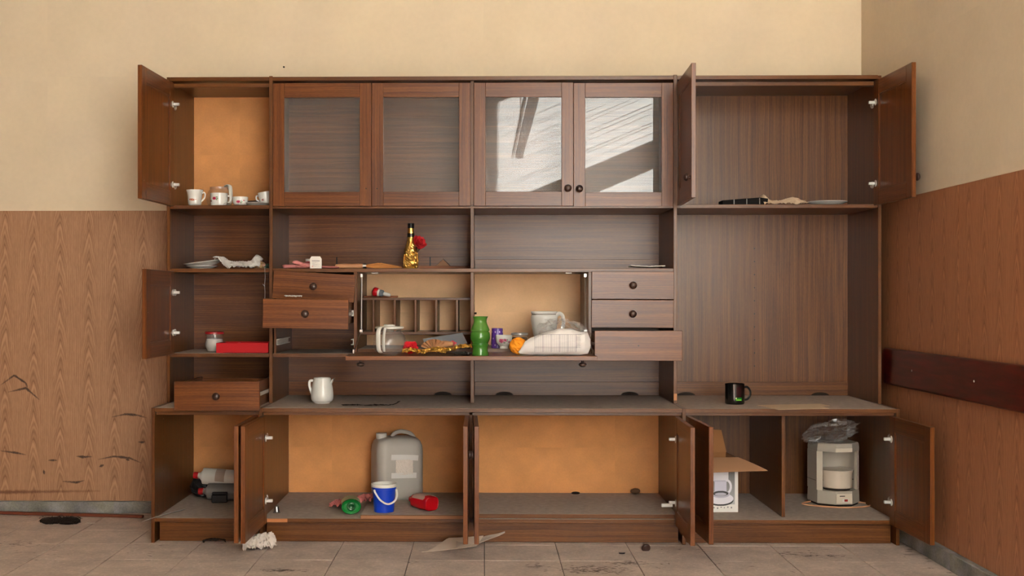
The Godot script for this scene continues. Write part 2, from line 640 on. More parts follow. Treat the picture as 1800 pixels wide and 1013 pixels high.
	for q in rr: ro.append(Vector2(q.y, q.x))
	var rail := thing("wall_rail", "dark red varnished guard board screwed along the right wall", "rail", Vector3(RX - 0.022, 0.778, 1.35))
	part("board", prism(ro, 1.82, 0.002), redwood, rail)
	for q in [0.82, 1.49]:
		part("screw", lathe([Vector2(0.0001, 0), Vector2(0.005, 0), Vector2(0.004, 0.002), Vector2(0.0001, 0.0025)], 10), M.zinc, rail, Vector3(-0.013, 0.0, q - 1.35), Vector3(0, 0, 90))
	# things seen in the cabinet glass: a hanging tube lamp, unlit, and a heating pipe in the far corner
	var lamp := thing("tube_lamp", "unlit white fluorescent tube lamp hanging from the ceiling, seen mirrored in the glass door", "lamp", Vector3(0.335, 2.43, 4.6))
	part("housing", box(Vector3(0.07, 0.035, 3.4), 0.004), mat(c8(235, 234, 230), 0.4), lamp)
	part("tube", tube([Vector3(-0.06, -0.01, -1.68), Vector3(-0.06, -0.01, 1.68)], 0.013, 10), M.white, lamp)
	for q in [-1.2, 1.2]: part("rod", tube([Vector3(0, 0.02, q), Vector3(0, CH - 2.43, q)], 0.006, 6), M.steel, lamp)
	for q in 9: part("slot", lathe([Vector2(0.0001, 0), Vector2(0.016, 0), Vector2(0.014, 0.002), Vector2(0.0001, 0.002)], 8), M.char, lamp, Vector3(0.008 * sin(q * 2.0), -0.027, 1.62 - q * 0.17 - 0.05 * sin(q * 5.0)))
	var pipe := thing("heating_pipe", "dark vertical heating pipe mirrored at the right edge of the glass door", "pipe", Vector3(1.81, 0, OZ - 0.06))
	part("pipe", tube([Vector3(0, 0, 0), Vector3(0, CH, 0)], 0.03, 12), mat(c8(52, 56, 62), 0.5), pipe)

func floor_image() -> Image:
	var a := noise(71, 0.02, 4)
	var b := noise(72, 0.12, 2)
	var sp := noise(73, 0.30, 1)
	# 5 m (x from -3) by 2 m (z from 0)
	var im := tex(1280, 512, func(x: int, y: int) -> Color:
		var k := 1.0 + 0.11 * a.get_noise_2d(x, y) + 0.05 * b.get_noise_2d(x, y)
		var s := maxf(0.0, sp.get_noise_2d(x, y) - 0.45) * 0.25
		return Color((0.755 + s) * k, (0.68 + s) * k, (0.63 + s) * k))
	var dirt := c8(58, 42, 33)
	# trodden, flaking marks: [x, z, half length, half depth, count]
	for q in [[-0.81, 1.282, 0.09, 0.03, 60], [0.44, 1.25, 0.12, 0.07, 130], [0.60, 1.12, 0.10, 0.05, 50], [0.22, 1.18, 0.05, 0.05, 26], [1.36, 0.95, 0.07, 0.05, 40], [1.48, 0.98, 0.05, 0.04, 22], [-2.06, 0.78, 0.10, 0.07, 30], [-0.30, 1.13, 0.04, 0.03, 8], [-1.9, 1.0, 0.3, 0.2, 14], [1.05, 0.86, 0.3, 0.04, 8], [0.9, 1.2, 0.5, 0.15, 14], [-1.4, 0.95, 0.4, 0.2, 12]]:
		var r := RandomNumberGenerator.new()
		r.seed = int(q[0] * 1000) + 9999
		for i in q[4]:
			var c := Vector2((q[0] + r.randfn() * q[2] * 0.55 + 3.0) / 5.0 * 1280, (q[1] + r.randfn() * q[3] * 0.5) / 2.0 * 512)
			var d: Vector2 = Vector2.from_angle(r.randfn() * 0.5) * r.randf_range(1.0, 5.0)
			smear(im, [c - d, c, c + d], r.randf_range(0.8, 1.8), dirt, 0.95, i)
	for i in 70:
		var r := RandomNumberGenerator.new()
		r.seed = 500 + i
		var c := Vector2(r.randf() * 1280, 130 + r.randf() * 380)
		smear(im, [c, c + Vector2(r.randf_range(-3, 3), r.randf_range(-1, 1))], 0.9, dirt, 0.7, i)
	# dirt gathered along the walls
	for i in 260:
		var r := RandomNumberGenerator.new()
		r.seed = 900 + i
		var c := Vector2(r.randf() * 1280, 12 + absf(r.randfn()) * 14) if i < 160 else Vector2(1255 - absf(r.randfn()) * 12, r.randf() * 512)
		smear(im, [c - Vector2(4, 0), c, c + Vector2(5, 0)], r.randf_range(1.5, 4.0), c8(78, 62, 52), 0.4, i)
	return im

func left_panel_image(crown: Image) -> Image:
	var w := 1536
	var h := 1024
	var im := Image.create(w, h, false, Image.FORMAT_RGB8)
	var one: Image = crown.duplicate()
	one.resize(426, h)
	for i in 4: im.blit_rect(one, Rect2i(0, 0, 426, h), Vector2i(i * 426 - 60, 0))
	# rubbed marks: positions in metres (x, y), left edge of the panel at x = -3.40, bottom at 0.062
	var P := func(x: float, y: float) -> Vector2: return Vector2((x + 3.40) / 2.02 * w, (1.538 - y) / 1.476 * h)
	var k := c8(52, 34, 25)
	for q in [
		[[-2.46, 0.65], [-2.39, 0.70], [-2.33, 0.66], [-2.32, 0.63]], [[-2.42, 0.615], [-2.33, 0.635], [-2.26, 0.575]],
		[[-1.89, 0.488], [-1.82, 0.503], [-1.76, 0.498], [-1.71, 0.484]], [[-2.46, 0.315], [-2.38, 0.305], [-2.33, 0.295]],
		[[-2.215, 0.268], [-2.17, 0.268]], [[-2.07, 0.288], [-2.04, 0.285], [-1.99, 0.286]], [[-1.96, 0.272], [-1.88, 0.288], [-1.80, 0.280], [-1.74, 0.255]],
		[[-1.755, 0.362], [-1.735, 0.36], [-1.72, 0.363]], [[-2.24, 0.22], [-2.235, 0.195]], [[-1.955, 0.235], [-1.93, 0.245]], [[-2.14, 0.16], [-2.07, 0.155], [-2.03, 0.165]], [[-1.82, 0.275], [-1.80, 0.268]]]:
		var pts := []
		for c in q: pts.append(P.call(c[0], c[1]))
		smear(im, pts, 5.4, k, 0.65, int(q[0][0] * -700))
	var edge := [P.call(-3.4, 0.105), P.call(-2.4, 0.105), P.call(-1.95, 0.112)]
	smear(im, edge, 9.0, c8(104, 64, 42), 0.22, 8)
	return im

# ------------------------------------------------------------------ the wall unit
func knob_mesh() -> ArrayMesh:
	if not M.has("knob_mesh"):
		M.knob_mesh = lathe(smooth([Vector2(0.0001, 0), Vector2(0.0075, 0.0), Vector2(0.006, 0.005), Vector2(0.0065, 0.010), Vector2(0.0150, 0.013), Vector2(0.0172, 0.018), Vector2(0.0150, 0.0232), Vector2(0.0108, 0.0270), Vector2(0.0056, 0.0290), Vector2(0.0001, 0.0297)], 3), 20).mesh(60.0)
	return M.knob_mesh

func knob(parent: Node3D, at: Vector3, rot := Vector3(90, 0, 0)) -> void:
	part("knob", knob_mesh(), M.knob, parent, at, rot)

# a framed door. Local axes: hinge at x = 0, the leaf runs to sx * w, y from 0 to h, front at z = 0, back at z = -t
func door(th: Node3D, hinge: Vector3, w: float, h: float, sx: float, angle: float, glass := false, knob_at := Vector2.INF, plain := false) -> MeshInstance3D:
	var t := 0.019
	var st := 0.054 if glass else 0.062
	var rl := 0.067 if glass else 0.068
	var m := MB.new()
	for k in [[0.0, st], [w - st, w]]:
		m.add(box(Vector3(k[1] - k[0], h, t), 0.0012, 1, Vector2(rng.randf(), rng.randf())), T(Vector3(sx * (k[0] + k[1]) / 2, h / 2, -t / 2)))
	for k in [[0.0, rl], [h - rl, h]]:
		m.add(box(Vector3(w - 2 * st - 0.0006, k[1] - k[0], t - 0.0006), 0.0012, 0, Vector2(rng.randf(), rng.randf())), T(Vector3(sx * w / 2, (k[0] + k[1]) / 2, -t / 2)))
	var d := part("door", m, M.front, th, hinge - th.position)
	if glass:
		part("pane", box(Vector3(w - 2 * st + 0.006, h - 2 * rl + 0.006, 0.004), 0.0), M.glass, d, Vector3(sx * w / 2, h / 2, -0.011))
	else:
		part("panel", box(Vector3(w - 2 * st + 0.008, h - 2 * rl + 0.008, 0.008), 0.0, 1, Vector2(rng.randf(), rng.randf())), M.front, d, Vector3(sx * w / 2, h / 2, -t / 2))
		for s in [-1.0, 1.0]:
			# small moulding round the panel, on both faces
			var z: float = -t / 2 + s * 0.0055
			var mo := MB.new()
			for e in [rl + 0.003, h - rl - 0.003]: mo.add(box(Vector3(w - 2 * st, 0.006, 0.003), 0.001, 0, Vector2(0.3, 0.1)), T(Vector3(sx * w / 2, e, z)))
			for e in [st + 0.003, w - st - 0.003]: mo.add(box(Vector3(0.006, h - 2 * rl, 0.003), 0.001, 1, Vector2(0.1, 0.2)), T(Vector3(sx * e, h / 2, z)))
			part("moulding", mo, M.front, d)
	if knob_at != Vector2.INF: knob(d, Vector3(sx * knob_at.x, knob_at.y, 0.0))
	if angle > 1.0 and not plain:
		for y in [0.10, h - 0.10]:
			# hinge: cup let into the leaf and an arm that reaches to the cabinet side
			var hm := MB.new()
			hm.add(lathe([Vector2(0.0001, 0), Vector2(0.016, 0), Vector2(0.015, 0.002), Vector2(0.0001, 0.002)], 14), T(Vector3(sx * 0.022, y, -t), Vector3(-90, 0, 0)))
			hm.add(box(Vector3(0.014, 0.013, 0.030), 0.002), T(Vector3(sx * 0.012, y, -t - 0.014)))
			part("hinge", hm, M.zinc, d)
	d.rotation_degrees.y = -sx * angle
	return d

func mount_plate(th: Node3D, at: Vector3) -> void:
	var m := box(Vector3(0.014, 0.020, 0.036), 0.002)
	m.add(box(Vector3(0.010, 0.030, 0.012), 0.002), T(Vector3(0, 0, -0.008)))
	part("hinge_plate", m, M.zinc, th, at - th.position)

# drawer front with a box behind it; front lower-left corner at p in the world
func drawer(th: Node3D, p: Vector3, w: float, h: float, knob_on: bool, depth := 0.42, rot := Vector3.ZERO, runner := true) -> MeshInstance3D:
	var d := part("drawer", box(Vector3(w, h, 0.018), 0.0015, 0, Vector2(rng.randf(), rng.randf())), M.front, th, p + Vector3(w / 2, h / 2, -0.009) - th.position, rot)
	var m := MB.new()
	var bw := w - 0.040
	var bh := h - 0.034
	for s in [-1.0, 1.0]: m.add(box(Vector3(0.012, bh, depth), 0.001, 2, Vector2(0.2, 0.5)), T(Vector3(s * (bw / 2 - 0.006), 0.004, -0.009 - depth / 2)))
	m.add(box(Vector3(bw - 0.024, bh - 0.01, 0.012), 0.001, 0, Vector2(0.4, 0.3)), T(Vector3(0, 0.0, -0.009 - depth + 0.006)))
	m.add(box(Vector3(bw - 0.024, 0.004, depth - 0.012), 0.0, 0, Vector2(0.1, 0.7)), T(Vector3(0, -bh / 2 + 0.010, -0.009 - depth / 2)))
	part("drawer_box", m, M.inside, d)
	if runner:
		for s in [-1.0, 1.0]: part("runner", box(Vector3(0.006, 0.012, depth * 0.9), 0.001), M.plastic_white, d, Vector3(s * (bw / 2 + 0.003), 0.0, -0.009 - depth / 2))
	if knob_on: knob(d, Vector3(0, 0, 0.009))
	else: part("screw_hole", lathe([Vector2(0.0001, 0), Vector2(0.003, 0), Vector2(0.0028, 0.0004), Vector2(0.0001, 0.0004)], 10), M.black, d, Vector3(0, 0, 0.0090), Vector3(90, 0, 0))
	return d

func upper_units() -> void:
	var V := func(x: float, y: float, z: float) -> Vector3: return Vector3(x, y, z)
	var y0 := 0.604
	var y1 := 2.129
	# --- left unit
	var a := thing("tall_cupboard", "narrow left upper cupboard with open framed doors, shelves of crockery and an orange back", "cabinet", V.call(-1.235, y0, 0), 0.0, "upper cupboards of the wall unit")
	board(a, "side_panel", V.call(-1.4835, y0, 0.012), V.call(-1.4675, y1, U), M.wood, 1)
	board(a, "top_panel", V.call(-1.4675, 2.111, 0.012), V.call(-1.0025, y1, U), M.wood, 0)
	board(a, "top_strip", V.call(-1.4675, 2.084, U - 0.06), V.call(-1.0025, 2.103, U - 0.022), M.wood, 0)
	board(a, "back_panel", V.call(-1.4675, 1.525, 0.012), V.call(-1.0025, 2.111, 0.020), M.orange, 0, 0.0)
	board(a, "back_panel", V.call(-1.4675, y0, 0.012), V.call(-1.0025, 1.525, 0.020), M.inside, 0, 0.0)
	for y in [1.512, 1.215, 0.817]:
		board(a, "shelf", V.call(-1.4675, y, 0.020), V.call(-1.0025, y + 0.0175, U - 0.004), M.wood, 0, 0.0012, y < 1.0)
	var hole0 := lathe([Vector2(0.0001, 0), Vector2(0.0032, 0), Vector2(0.003, 0.0004), Vector2(0.0001, 0.0004)], 10).mesh()
	part("screw_hole", hole0, M.dust, door(a, V.call(-1.4665, 1.524, U), 0.463, 0.575, 1, 92.6), Vector3(0.435, 0.08, -0.0190), Vector3(-90, 0, 0))
	part("screw_hole", hole0, M.dust, door(a, V.call(-1.4665, 0.832, U), 0.463, 0.388, 1, 90.3), Vector3(0.435, 0.20, -0.0190), Vector3(-90, 0, 0))
	for y in [1.624, 1.999, 0.932, 1.12]: mount_plate(a, V.call(-1.4605, y, U - 0.055))
	# --- middle unit: four glass doors, two rows of shelves, a writing flap between drawers
	var b := thing("glazed_cupboard", "wide middle upper cupboard with four glass doors, drawers and a folded down writing flap", "cabinet", V.call(-0.052, y0, 0), 0.0, "upper cupboards of the wall unit")
	for x in [-1.0023, 0.8835]: board(b, "side_panel", V.call(x, y0, 0.012), V.call(x + 0.0163, 2.133, U), M.wood, 1)
	board(b, "top_panel", V.call(-0.986, 2.111, 0.012), V.call(0.8835, y1, U), M.wood, 0)
	board(b, "back_panel", V.call(-0.986, 1.215, 0.012), V.call(0.8835, 2.111, 0.020), M.inside, 0, 0.0)
	board(b, "back_panel", V.call(-0.986, y0, 0.012), V.call(0.8835, 0.83, 0.020), M.inside, 0, 0.0)
	board(b, "back_panel", V.call(-0.606, 0.83, 0.012), V.call(0.503, 1.215, 0.020), M.tan, 0, 0.0)
	board(b, "back_panel", V.call(-0.986, 0.83, 0.012), V.call(-0.606, 1.215, 0.020), M.inside, 0, 0.0)
	board(b, "back_panel", V.call(0.503, 0.83, 0.012), V.call(0.8835, 1.215, 0.020), M.inside, 0, 0.0)
	for x in [[-0.986, -0.045], [-0.045, 0.8835]]:
		board(b, "shelf", V.call(x[0] + 0.0002, 1.5125, 0.020), V.call(x[1] - 0.0002, 1.530, U - 0.022), M.wood, 0)
	board(b, "shelf_edge", V.call(-0.986, 1.5125, U - 0.022), V.call(0.8835, 1.5225, U - 0.004), M.wood, 0)
	board(b, "shelf", V.call(-0.986, 1.215, 0.020), V.call(0.8835, 1.2325, U - 0.002), M.wood, 0, 0.0012)
	for x in [[-0.986, -0.606], [0.503, 0.8835]]:
		board(b, "shelf", V.call(x[0], 0.817, 0.020), V.call(x[1], 0.8345, U - 0.002), M.wood, 0, 0.0012, true)
	board(b, "shelf", V.call(-0.590, 0.836, 0.020), V.call(0.488, 0.8550, U - 0.034), M.wood, 0, 0.0012, true)
	board(b, "divider", V.call(-0.0605, 1.530, 0.020), V.call(-0.0445, 2.111, U - 0.022), M.wood, 1)
	board(b, "divider", V.call(-0.0605, 1.2325, 0.020), V.call(-0.0445, 1.5125, U - 0.004), M.wood, 1)
	board(b, "divider", V.call(-0.0605, 0.8345, 0.020), V.call(-0.0445, 1.215, U - 0.022), M.wood, 1)
	board(b, "divider", V.call(-0.0605, y0, 0.020), V.call(-0.0445, 0.817, U - 0.004), M.wood, 1)
	for x in [-0.606, 0.488]: board(b, "divider", V.call(x, 0.8345, 0.020), V.call(x + 0.016, 1.215, U - 0.002), M.wood, 1)
	board(b, "liner", V.call(-0.980, 0.8345, 0.020), V.call(-0.970, 1.215, U - 0.004), M.wood, 1)
	# loose strips along the foot of the back panels
	board(b, "back_strip", V.call(-0.984, 1.2325, 0.021), V.call(-0.062, 1.302, 0.030), M.inside, 0)
	board(b, "back_strip", V.call(-0.0435, 1.2325, 0.021), V.call(0.8825, 1.288, 0.030), M.inside, 0)
	board(b, "back_strip", V.call(-0.984, y0, 0.021), V.call(-0.062, 0.672, 0.034), M.inside, 0)
	board(b, "back_strip", V.call(-0.0435, y0, 0.021), V.call(0.8825, 0.672, 0.034), M.inside, 0)
	for q in [[-0.744, 1.255, 0.006], [-0.272, 1.255, 0.006]]: board(b, "slot", V.call(q[0], q[1], 0.0295), V.call(q[0] + q[2], q[1] + 0.046, 0.0302), M.black, 1, 0.0)
	# cable holes cut into the strips
	for q in [-0.205, 0.105, 0.735]:
		var arc := []
		for i in 11: arc.append(Vector2(cos(PI * i / 10.0) * 0.045, sin(PI * i / 10.0) * 0.018))
		part("cable_hole", prism(arc, 0.001, 0.0001), M.char, b, V.call(q, y0 + 0.0005, 0.0346) - b.position)
	part("cable_hole", lathe([Vector2(0.0001, 0), Vector2(0.017, 0), Vector2(0.017, 0.0006), Vector2(0.0001, 0.0006)], 20), M.char, b, V.call(-0.0443, 1.353, 0.33) - b.position, Vector3(0, 0, -90))
	# glass doors
	var xs := [-0.985, -0.060, -0.0445, 0.8825]
	var hole := lathe([Vector2(0.0001, 0), Vector2(0.0032, 0), Vector2(0.003, 0.0004), Vector2(0.0001, 0.0004)], 10).mesh()
	part("screw_hole", hole, M.black, door(b, V.call(xs[0], 1.5235, U), 0.4615, 0.5755, 1, 0.3, true), Vector3(0.437, 0.082, 0), Vector3(90, 0, 0))
	part("screw_hole", hole, M.black, door(b, V.call(xs[1], 1.5235, U), 0.4615, 0.5755, -1, 0.0, true), Vector3(-0.437, 0.082, 0), Vector3(90, 0, 0))
	door(b, V.call(xs[2], 1.5235, U), 0.4625, 0.5755, 1, 0.0, true, Vector2(0.437, 0.082))
	door(b, V.call(xs[3], 1.5205, U), 0.4625, 0.5755, -1, 0.0, true, Vector2(0.437, 0.082))
	# drawers right of the flap: two shut, one pulled out and missing its knob
	drawer(b, V.call(0.5025, 1.089, U + 0.016), 0.381, 0.1285, true, 0.40, Vector3(0, 0, -0.25))
	drawer(b, V.call(0.5015, 0.956, U + 0.016), 0.380, 0.1295, true, 0.40, Vector3(0, 0, -0.2))
	drawer(b, V.call(0.489, 0.818, 0.80), 0.385, 0.1330, false, 0.40, Vector3(0, 0.0, 0))
	# drawers left of the flap: the top one hangs askew, the second is pulled out, the third is gone
	drawer(b, V.call(-0.979, 1.083, 0.525), 0.382, 0.1290, true, 0.40, Vector3(0, 0, -3.3))
	drawer(b, V.call(-0.976, 0.959, 0.80), 0.380, 0.1310, true, 0.40, Vector3(0, 0, -0.9))
	for q in [[-0.967, 1], [-0.609, -1]]:
		var rm := box(Vector3(0.003, 0.028, 0.33), 0.0005)
		for s in [-1.0, 1.0]: rm.add(box(Vector3(0.011, 0.004, 0.33), 0.0005), T(Vector3(q[1] * 0.005, s * 0.012, 0)))
		part("runner", rm, M.plastic_white, b, V.call(q[0], 0.888, U - 0.17) - b.position)
	for q in [1.023]:
		part("runner", box(Vector3(0.012, 0.028, 0.33), 0.001), M.plastic_white, b, V.call(-0.613, q, U - 0.17) - b.position)
	# writing flap, folded down
	var fl := part("flap", box(Vector3(1.100, 0.0195, 0.378), 0.0015, 0, Vector2(0.2, 0.6)), M.front, b, V.call(-0.0535, 0.8313, 0.661) - b.position)
	for x in [-0.487, 0.488]: knob(fl, Vector3(x, -0.00975, 0.16), Vector3(180, 0, 0))
	for q in [[-0.572, -0.595], [0.476, 0.500]]:
		var st := MB.new()
		st.add(tube([V.call(q[0], 1.194, U - 0.03), V.call(q[0], 0.945, U - 0.01)], 0.0042, 8))
		st.add(box(Vector3(0.014, 0.018, 0.014), 0.002), T(V.call(q[0], 1.200, U - 0.03)))
		st.add(box(Vector3(0.016, 0.014, 0.012), 0.002), T(V.call(q[0], 0.940, U - 0.01)))
		st.add(tube([V.call(q[0], 0.938, U - 0.008), V.call(q[1], 0.846, 0.60)], 0.003, 6))
		st.add(box(Vector3(0.008, 0.018, 0.010), 0.001), T(V.call(q[1], 0.850, 0.60)))
		part("flap_stay", st, M.steel, b, -b.position)
	for x in [-0.51, 0.40]: part("latch", box(Vector3(0.030, 0.007, 0.022), 0.002), M.zinc, b, V.call(x, 1.2115, U - 0.05) - b.position)
	# pigeonholes in the left half of the desk
	var cz := 0.322
	board(b, "pigeonhole_shelf", V.call(-0.590, 1.084, 0.020), V.call(-0.0605, 1.096, cz), M.wood, 0)
	board(b, "pigeonhole_shelf", V.call(-0.590, 0.918, 0.020), V.call(-0.0605, 0.932, cz), M.wood, 0)
	for x in [-0.534, -0.432, -0.332, -0.232, -0.132]: board(b, "pigeonhole_divider", V.call(x, 0.932, 0.020), V.call(x + 0.0108, 1.084, cz), M.wood, 1)
	part("catch", box(Vector3(0.012, 0.009, 0.010), 0.001), M.char, b, V.call(-0.0385, 1.022, 0.40) - b.position)
	# --- right unit
	var c := thing("tall_cupboard", "right upper cupboard with two open framed doors over one big empty bay", "cabinet", V.call(1.364, y0, 0), 0.0, "upper cupboards of the wall unit")
	board(c, "side_panel", V.call(1.8290, y0, 0.012), V.call(1.8450, y1 - 0.002, U), M.wood, 1)
	board(c, "top_panel", V.call(0.8998, 2.111, 0.012), V.call(1.8290, y1, U), M.wood, 0)
	board(c, "top_strip", V.call(0.8998, 2.084, U - 0.06), V.call(1.8290, 2.103, U - 0.022), M.wood, 0)
	board(c, "shelf", V.call(0.8998, 1.5125, 0.020), V.call(1.8290, 1.530, U - 0.004), M.wood, 0, 0.0012)
	board(c, "back_panel", V.call(0.8998, 1.5125, 0.012), V.call(1.8290, 2.111, 0.020), M.wood, 1, 0.0)
	board(c, "back_panel", V.call(0.8998, 0.668, 0.012), V.call(1.8290, 1.5125, 0.020), M.wood, 1, 0.0)
	board(c, "back_strip", V.call(0.9000, y0, 0.014), V.call(1.8290, 0.672, 0.026), M.wood, 0)
	for i in 10: part("shelf_pin_hole", lathe([Vector2(0.0001, 0), Vector2(0.0035, 0), Vector2(0.0035, 0.0004), Vector2(0.0001, 0.0004)], 8), M.black, c, V.call(1.363, 1.343 - i * 0.0657, 0.0199) - c.position, Vector3(90, 0, 0))
	for q in [1.02, 1.69]:
		var arc := []
		for i in 11: arc.append(Vector2(cos(PI * i / 10.0) * 0.045, sin(PI * i / 10.0) * 0.016))
		part("cable_hole", prism(arc, 0.001, 0.0001), M.char, c, V.call(q, y0 + 0.0005, 0.0266) - c.position)
	door(c, V.call(0.9010, 1.524, U), 0.463, 0.575, 1, 91.7, false, Vector2(0.430, 0.09))
	door(c, V.call(1.8280, 1.524, U), 0.463, 0.575, -1, 91.5, false, Vector2(0.430, 0.09))
	for y in [1.624, 1.999]: mount_plate(c, V.call(1.822, y, U - 0.055))

func foil_scrap() -> void:
	single("foil_scrap", crumple(18, 8, Vector2(0.075, 0.03), 0.006, 9.0, 801, func(u: float, v: float) -> float: return 0.006), mat(c8(206, 202, 198), 0.3), "crumpled silvery foil scrap lying on the pulled out second drawer", "foil", Vector3(-0.842, 1.0950, 0.792), Vector3(0, 4, -1), "", 12.0)

func base_units() -> void:
	var V := func(x: float, y: float, z: float) -> Vector3: return Vector3(x, y, z)
	var specs := [
		["base_cupboard", "narrow left base cupboard with one open door and an orange back", -1.4845, -1.0015, true, false],
		["base_cupboard", "wide middle base cupboard with four open doors and an orange back", -1.0015, 0.8815, true, true],
		["base_cupboard", "right base cupboard with two open doors and a wooden back", 0.8815, 1.8400, false, true]]
	for k in 3:
		var s: Array = specs[k]
		var x0: float = s[2]
		var x1: float = s[3]
		var th := thing(s[0], s[1], "cabinet", V.call((x0 + x1) / 2, 0, 0), 0.0, "base cupboards of the wall unit")
		var tk := 0.0155
		# each party panel is one board: the middle unit owns both of its sides
		var i0 := x0 + tk
		var i1 := x1 - tk if k == 2 else x1
		if k == 1: i1 = x1
		board(th, "side_panel", V.call(x0, 0, 0.012), V.call(x0 + tk, 0.604, L), M.wood, 1)
		if k == 2: board(th, "side_panel", V.call(x1 - tk, 0, 0.012), V.call(x1, 0.604, L), M.wood, 1)
		board(th, "worktop", V.call(i0, 0.585, 0.012), V.call(i1, 0.603, L), M.wood, 0, 0.0012, true)
		board(th, "top_strip", V.call(i0, 0.570, L - 0.06), V.call(i1, 0.5845, L - 0.024), M.wood, 0)
		board(th, "bottom_panel", V.call(i0, 0.093, 0.020), V.call(i1, 0.110, L - 0.003), M.wood, 0, 0.0012, true)
		board(th, "plinth", V.call(i0 + 0.012, 0.002, L - 0.055), V.call(i1 - 0.012, 0.093, L - 0.037), M.wood, 0)
		board(th, "back_panel", V.call(i0, 0.093, 0.012), V.call(i1, 0.585, 0.020), M.orange if s[4] else M.wood, 1, 0.0)
		if k == 0:
			door(th, V.call(x1 - 0.002, 0.094, L), 0.463, 0.478, -1, 90.5)
			for i in 5:
				for z in [0.12, 0.60]: part("shelf_pin_hole", lathe([Vector2(0.0001, 0), Vector2(0.003, 0), Vector2(0.003, 0.0006), Vector2(0.0001, 0.0006)], 8), M.dust, th, V.call(i0 - 0.0001, 0.22 + i * 0.08, z) - th.position, Vector3(0, 0, -90))
		elif k == 1:
			board(th, "divider", V.call(-0.0635, 0.110, 0.020), V.call(-0.048, 0.585, L - 0.024), M.wood, 1)
			door(th, V.call(i0 + 0.001, 0.092, L), 0.463, 0.480, 1, 90.7)
			door(th, V.call(-0.0640, 0.092, L), 0.460, 0.480, -1, 90.0, false, Vector2(0.425, 0.36), true)
			door(th, V.call(-0.0460, 0.092, L), 0.460, 0.480, 1, 88.9, false, Vector2(0.425, 0.36), true)
			door(th, V.call(0.8680, 0.089, L), 0.463, 0.480, -1, 88.7)
			for y in [0.19, 0.47]: mount_plate(th, V.call(i0 + 0.007, y, L - 0.055))
			for y in [0.19, 0.47]: mount_plate(th, V.call(i1 - 0.007, y, L - 0.055))
			# hinge that has come away from its panel and points into the bay
			part("loose_hinge", box(Vector3(0.050, 0.016, 0.012), 0.002), M.zinc, th, V.call(0.815, 0.173, L - 0.01) - th.position)
			part("worn_edge", box(Vector3(0.098, 0.0150, 0.002), 0.0), mat(c8(188, 120, 74), 0.9), th, V.call(-0.924, 0.1015, L - 0.0025) - th.position)
			part("broken_corner", box(Vector3(0.016, 0.032, 0.003), 0.001), mat(c8(190, 132, 92), 0.9), th, V.call(0.8915, 0.634, U + 0.0005) - th.position)
		else:
			board(th, "divider", V.call(1.3385, 0.110, 0.020), V.call(1.3540, 0.585, L - 0.075), M.wood, 1)
			door(th, V.call(i0 + 0.001, 0.094, L), 0.459, 0.478, 1, 88.0)
			door(th, V.call(1.8140, 0.094, L), 0.459, 0.478, -1, 91.3)
			for y in [0.19, 0.47]: mount_plate(th, V.call(i1 - 0.007, y, L - 0.055))
	# shelves that have been taken out and lie on the floor of the middle base
	var lb := thing("loose_shelf", "loose shelf board lying under the blue bucket in the middle base cupboard", "shelf board", V.call(-0.307, 0.1113, 0.56), 0.0, "loose shelf boards in the base")
	part("board", box(Vector3(0.480, 0.018, 0.40), 0.0012, 0, Vector2(0.3, 0.2)), M.wood, lb, Vector3(0, 0.0095, 0))
	part("raw_edge", box(Vector3(0.478, 0.014, 0.002), 0.0), mat(c8(150, 104, 74), 0.9), lb, Vector3(0, 0.0085, 0.2002))
	part("dust_layer", box(Vector3(0.476, 0.0008, 0.396), 0.0), M.dust, lb, Vector3(0, 0.0188, 0))
	var lc := thing("loose_shelf", "loose shelf board lying in the empty right bay of the middle base cupboard", "shelf board", V.call(0.406, 0.1113, 0.48), 0.0, "loose shelf boards in the base")
	part("board", box(Vector3(0.895, 0.018, 0.50), 0.0012, 0, Vector2(0.6, 0.4)), M.wood, lc, Vector3(0, 0.0095, 0))
	part("dust_layer", box(Vector3(0.891, 0.0008, 0.496), 0.0), M.dust, lc, Vector3(0, 0.0188, 0))
	# the missing drawer has been left on the left worktop
	var ld := thing("loose_drawer", "pulled out wooden drawer with dark knob standing on the narrow left worktop", "drawer", V.call(-1.184, 0.6045, 0.57))
	var ldf := part("front", box(Vector3(0.381, 0.131, 0.018), 0.0015, 0, Vector2(0.15, 0.35)), M.front, ld, Vector3(0, 0.054, 0.200))
	knob(ldf, Vector3(0, 0, 0.009))
	for s in [-1.0, 1.0]:
		part("side", box(Vector3(0.012, 0.112, 0.40), 0.001, 2, Vector2(0.2, 0.5)), M.inside, ld, Vector3(s * 0.166, 0.0575, -0.01))
		part("runner", box(Vector3(0.006, 0.016, 0.36), 0.001), M.plastic_white, ld, Vector3(s * 0.175, 0.056, -0.01))
	part("back", box(Vector3(0.318, 0.105, 0.012), 0.001, 0, Vector2(0.7, 0.5)), M.inside, ld, Vector3(0, 0.054, -0.20))
	part("bottom", box(Vector3(0.320, 0.004, 0.39), 0.0, 0), M.inside, ld, Vector3(0, 0.006, 0))

# ------------------------------------------------------------------ things on the shelves
func dot(im: Image, x: float, y: float, rx: float, ry: float, col: Color) -> void:
	for i in range(int(x - rx), int(x + rx) + 1):
		for j in range(int(y - ry), int(y + ry) + 1):
			if i < 0 or j < 0 or i >= im.get_width() or j >= im.get_height(): continue
			if pow((i - x) / rx, 2) + pow((j - y) / ry, 2) <= 1.0: im.set_pixel(i, j, col)

func blank(w: int, h: int, col: Color) -> Image:
	var im := Image.create(w, h, false, Image.FORMAT_RGB8)
	im.fill(col)
	return im

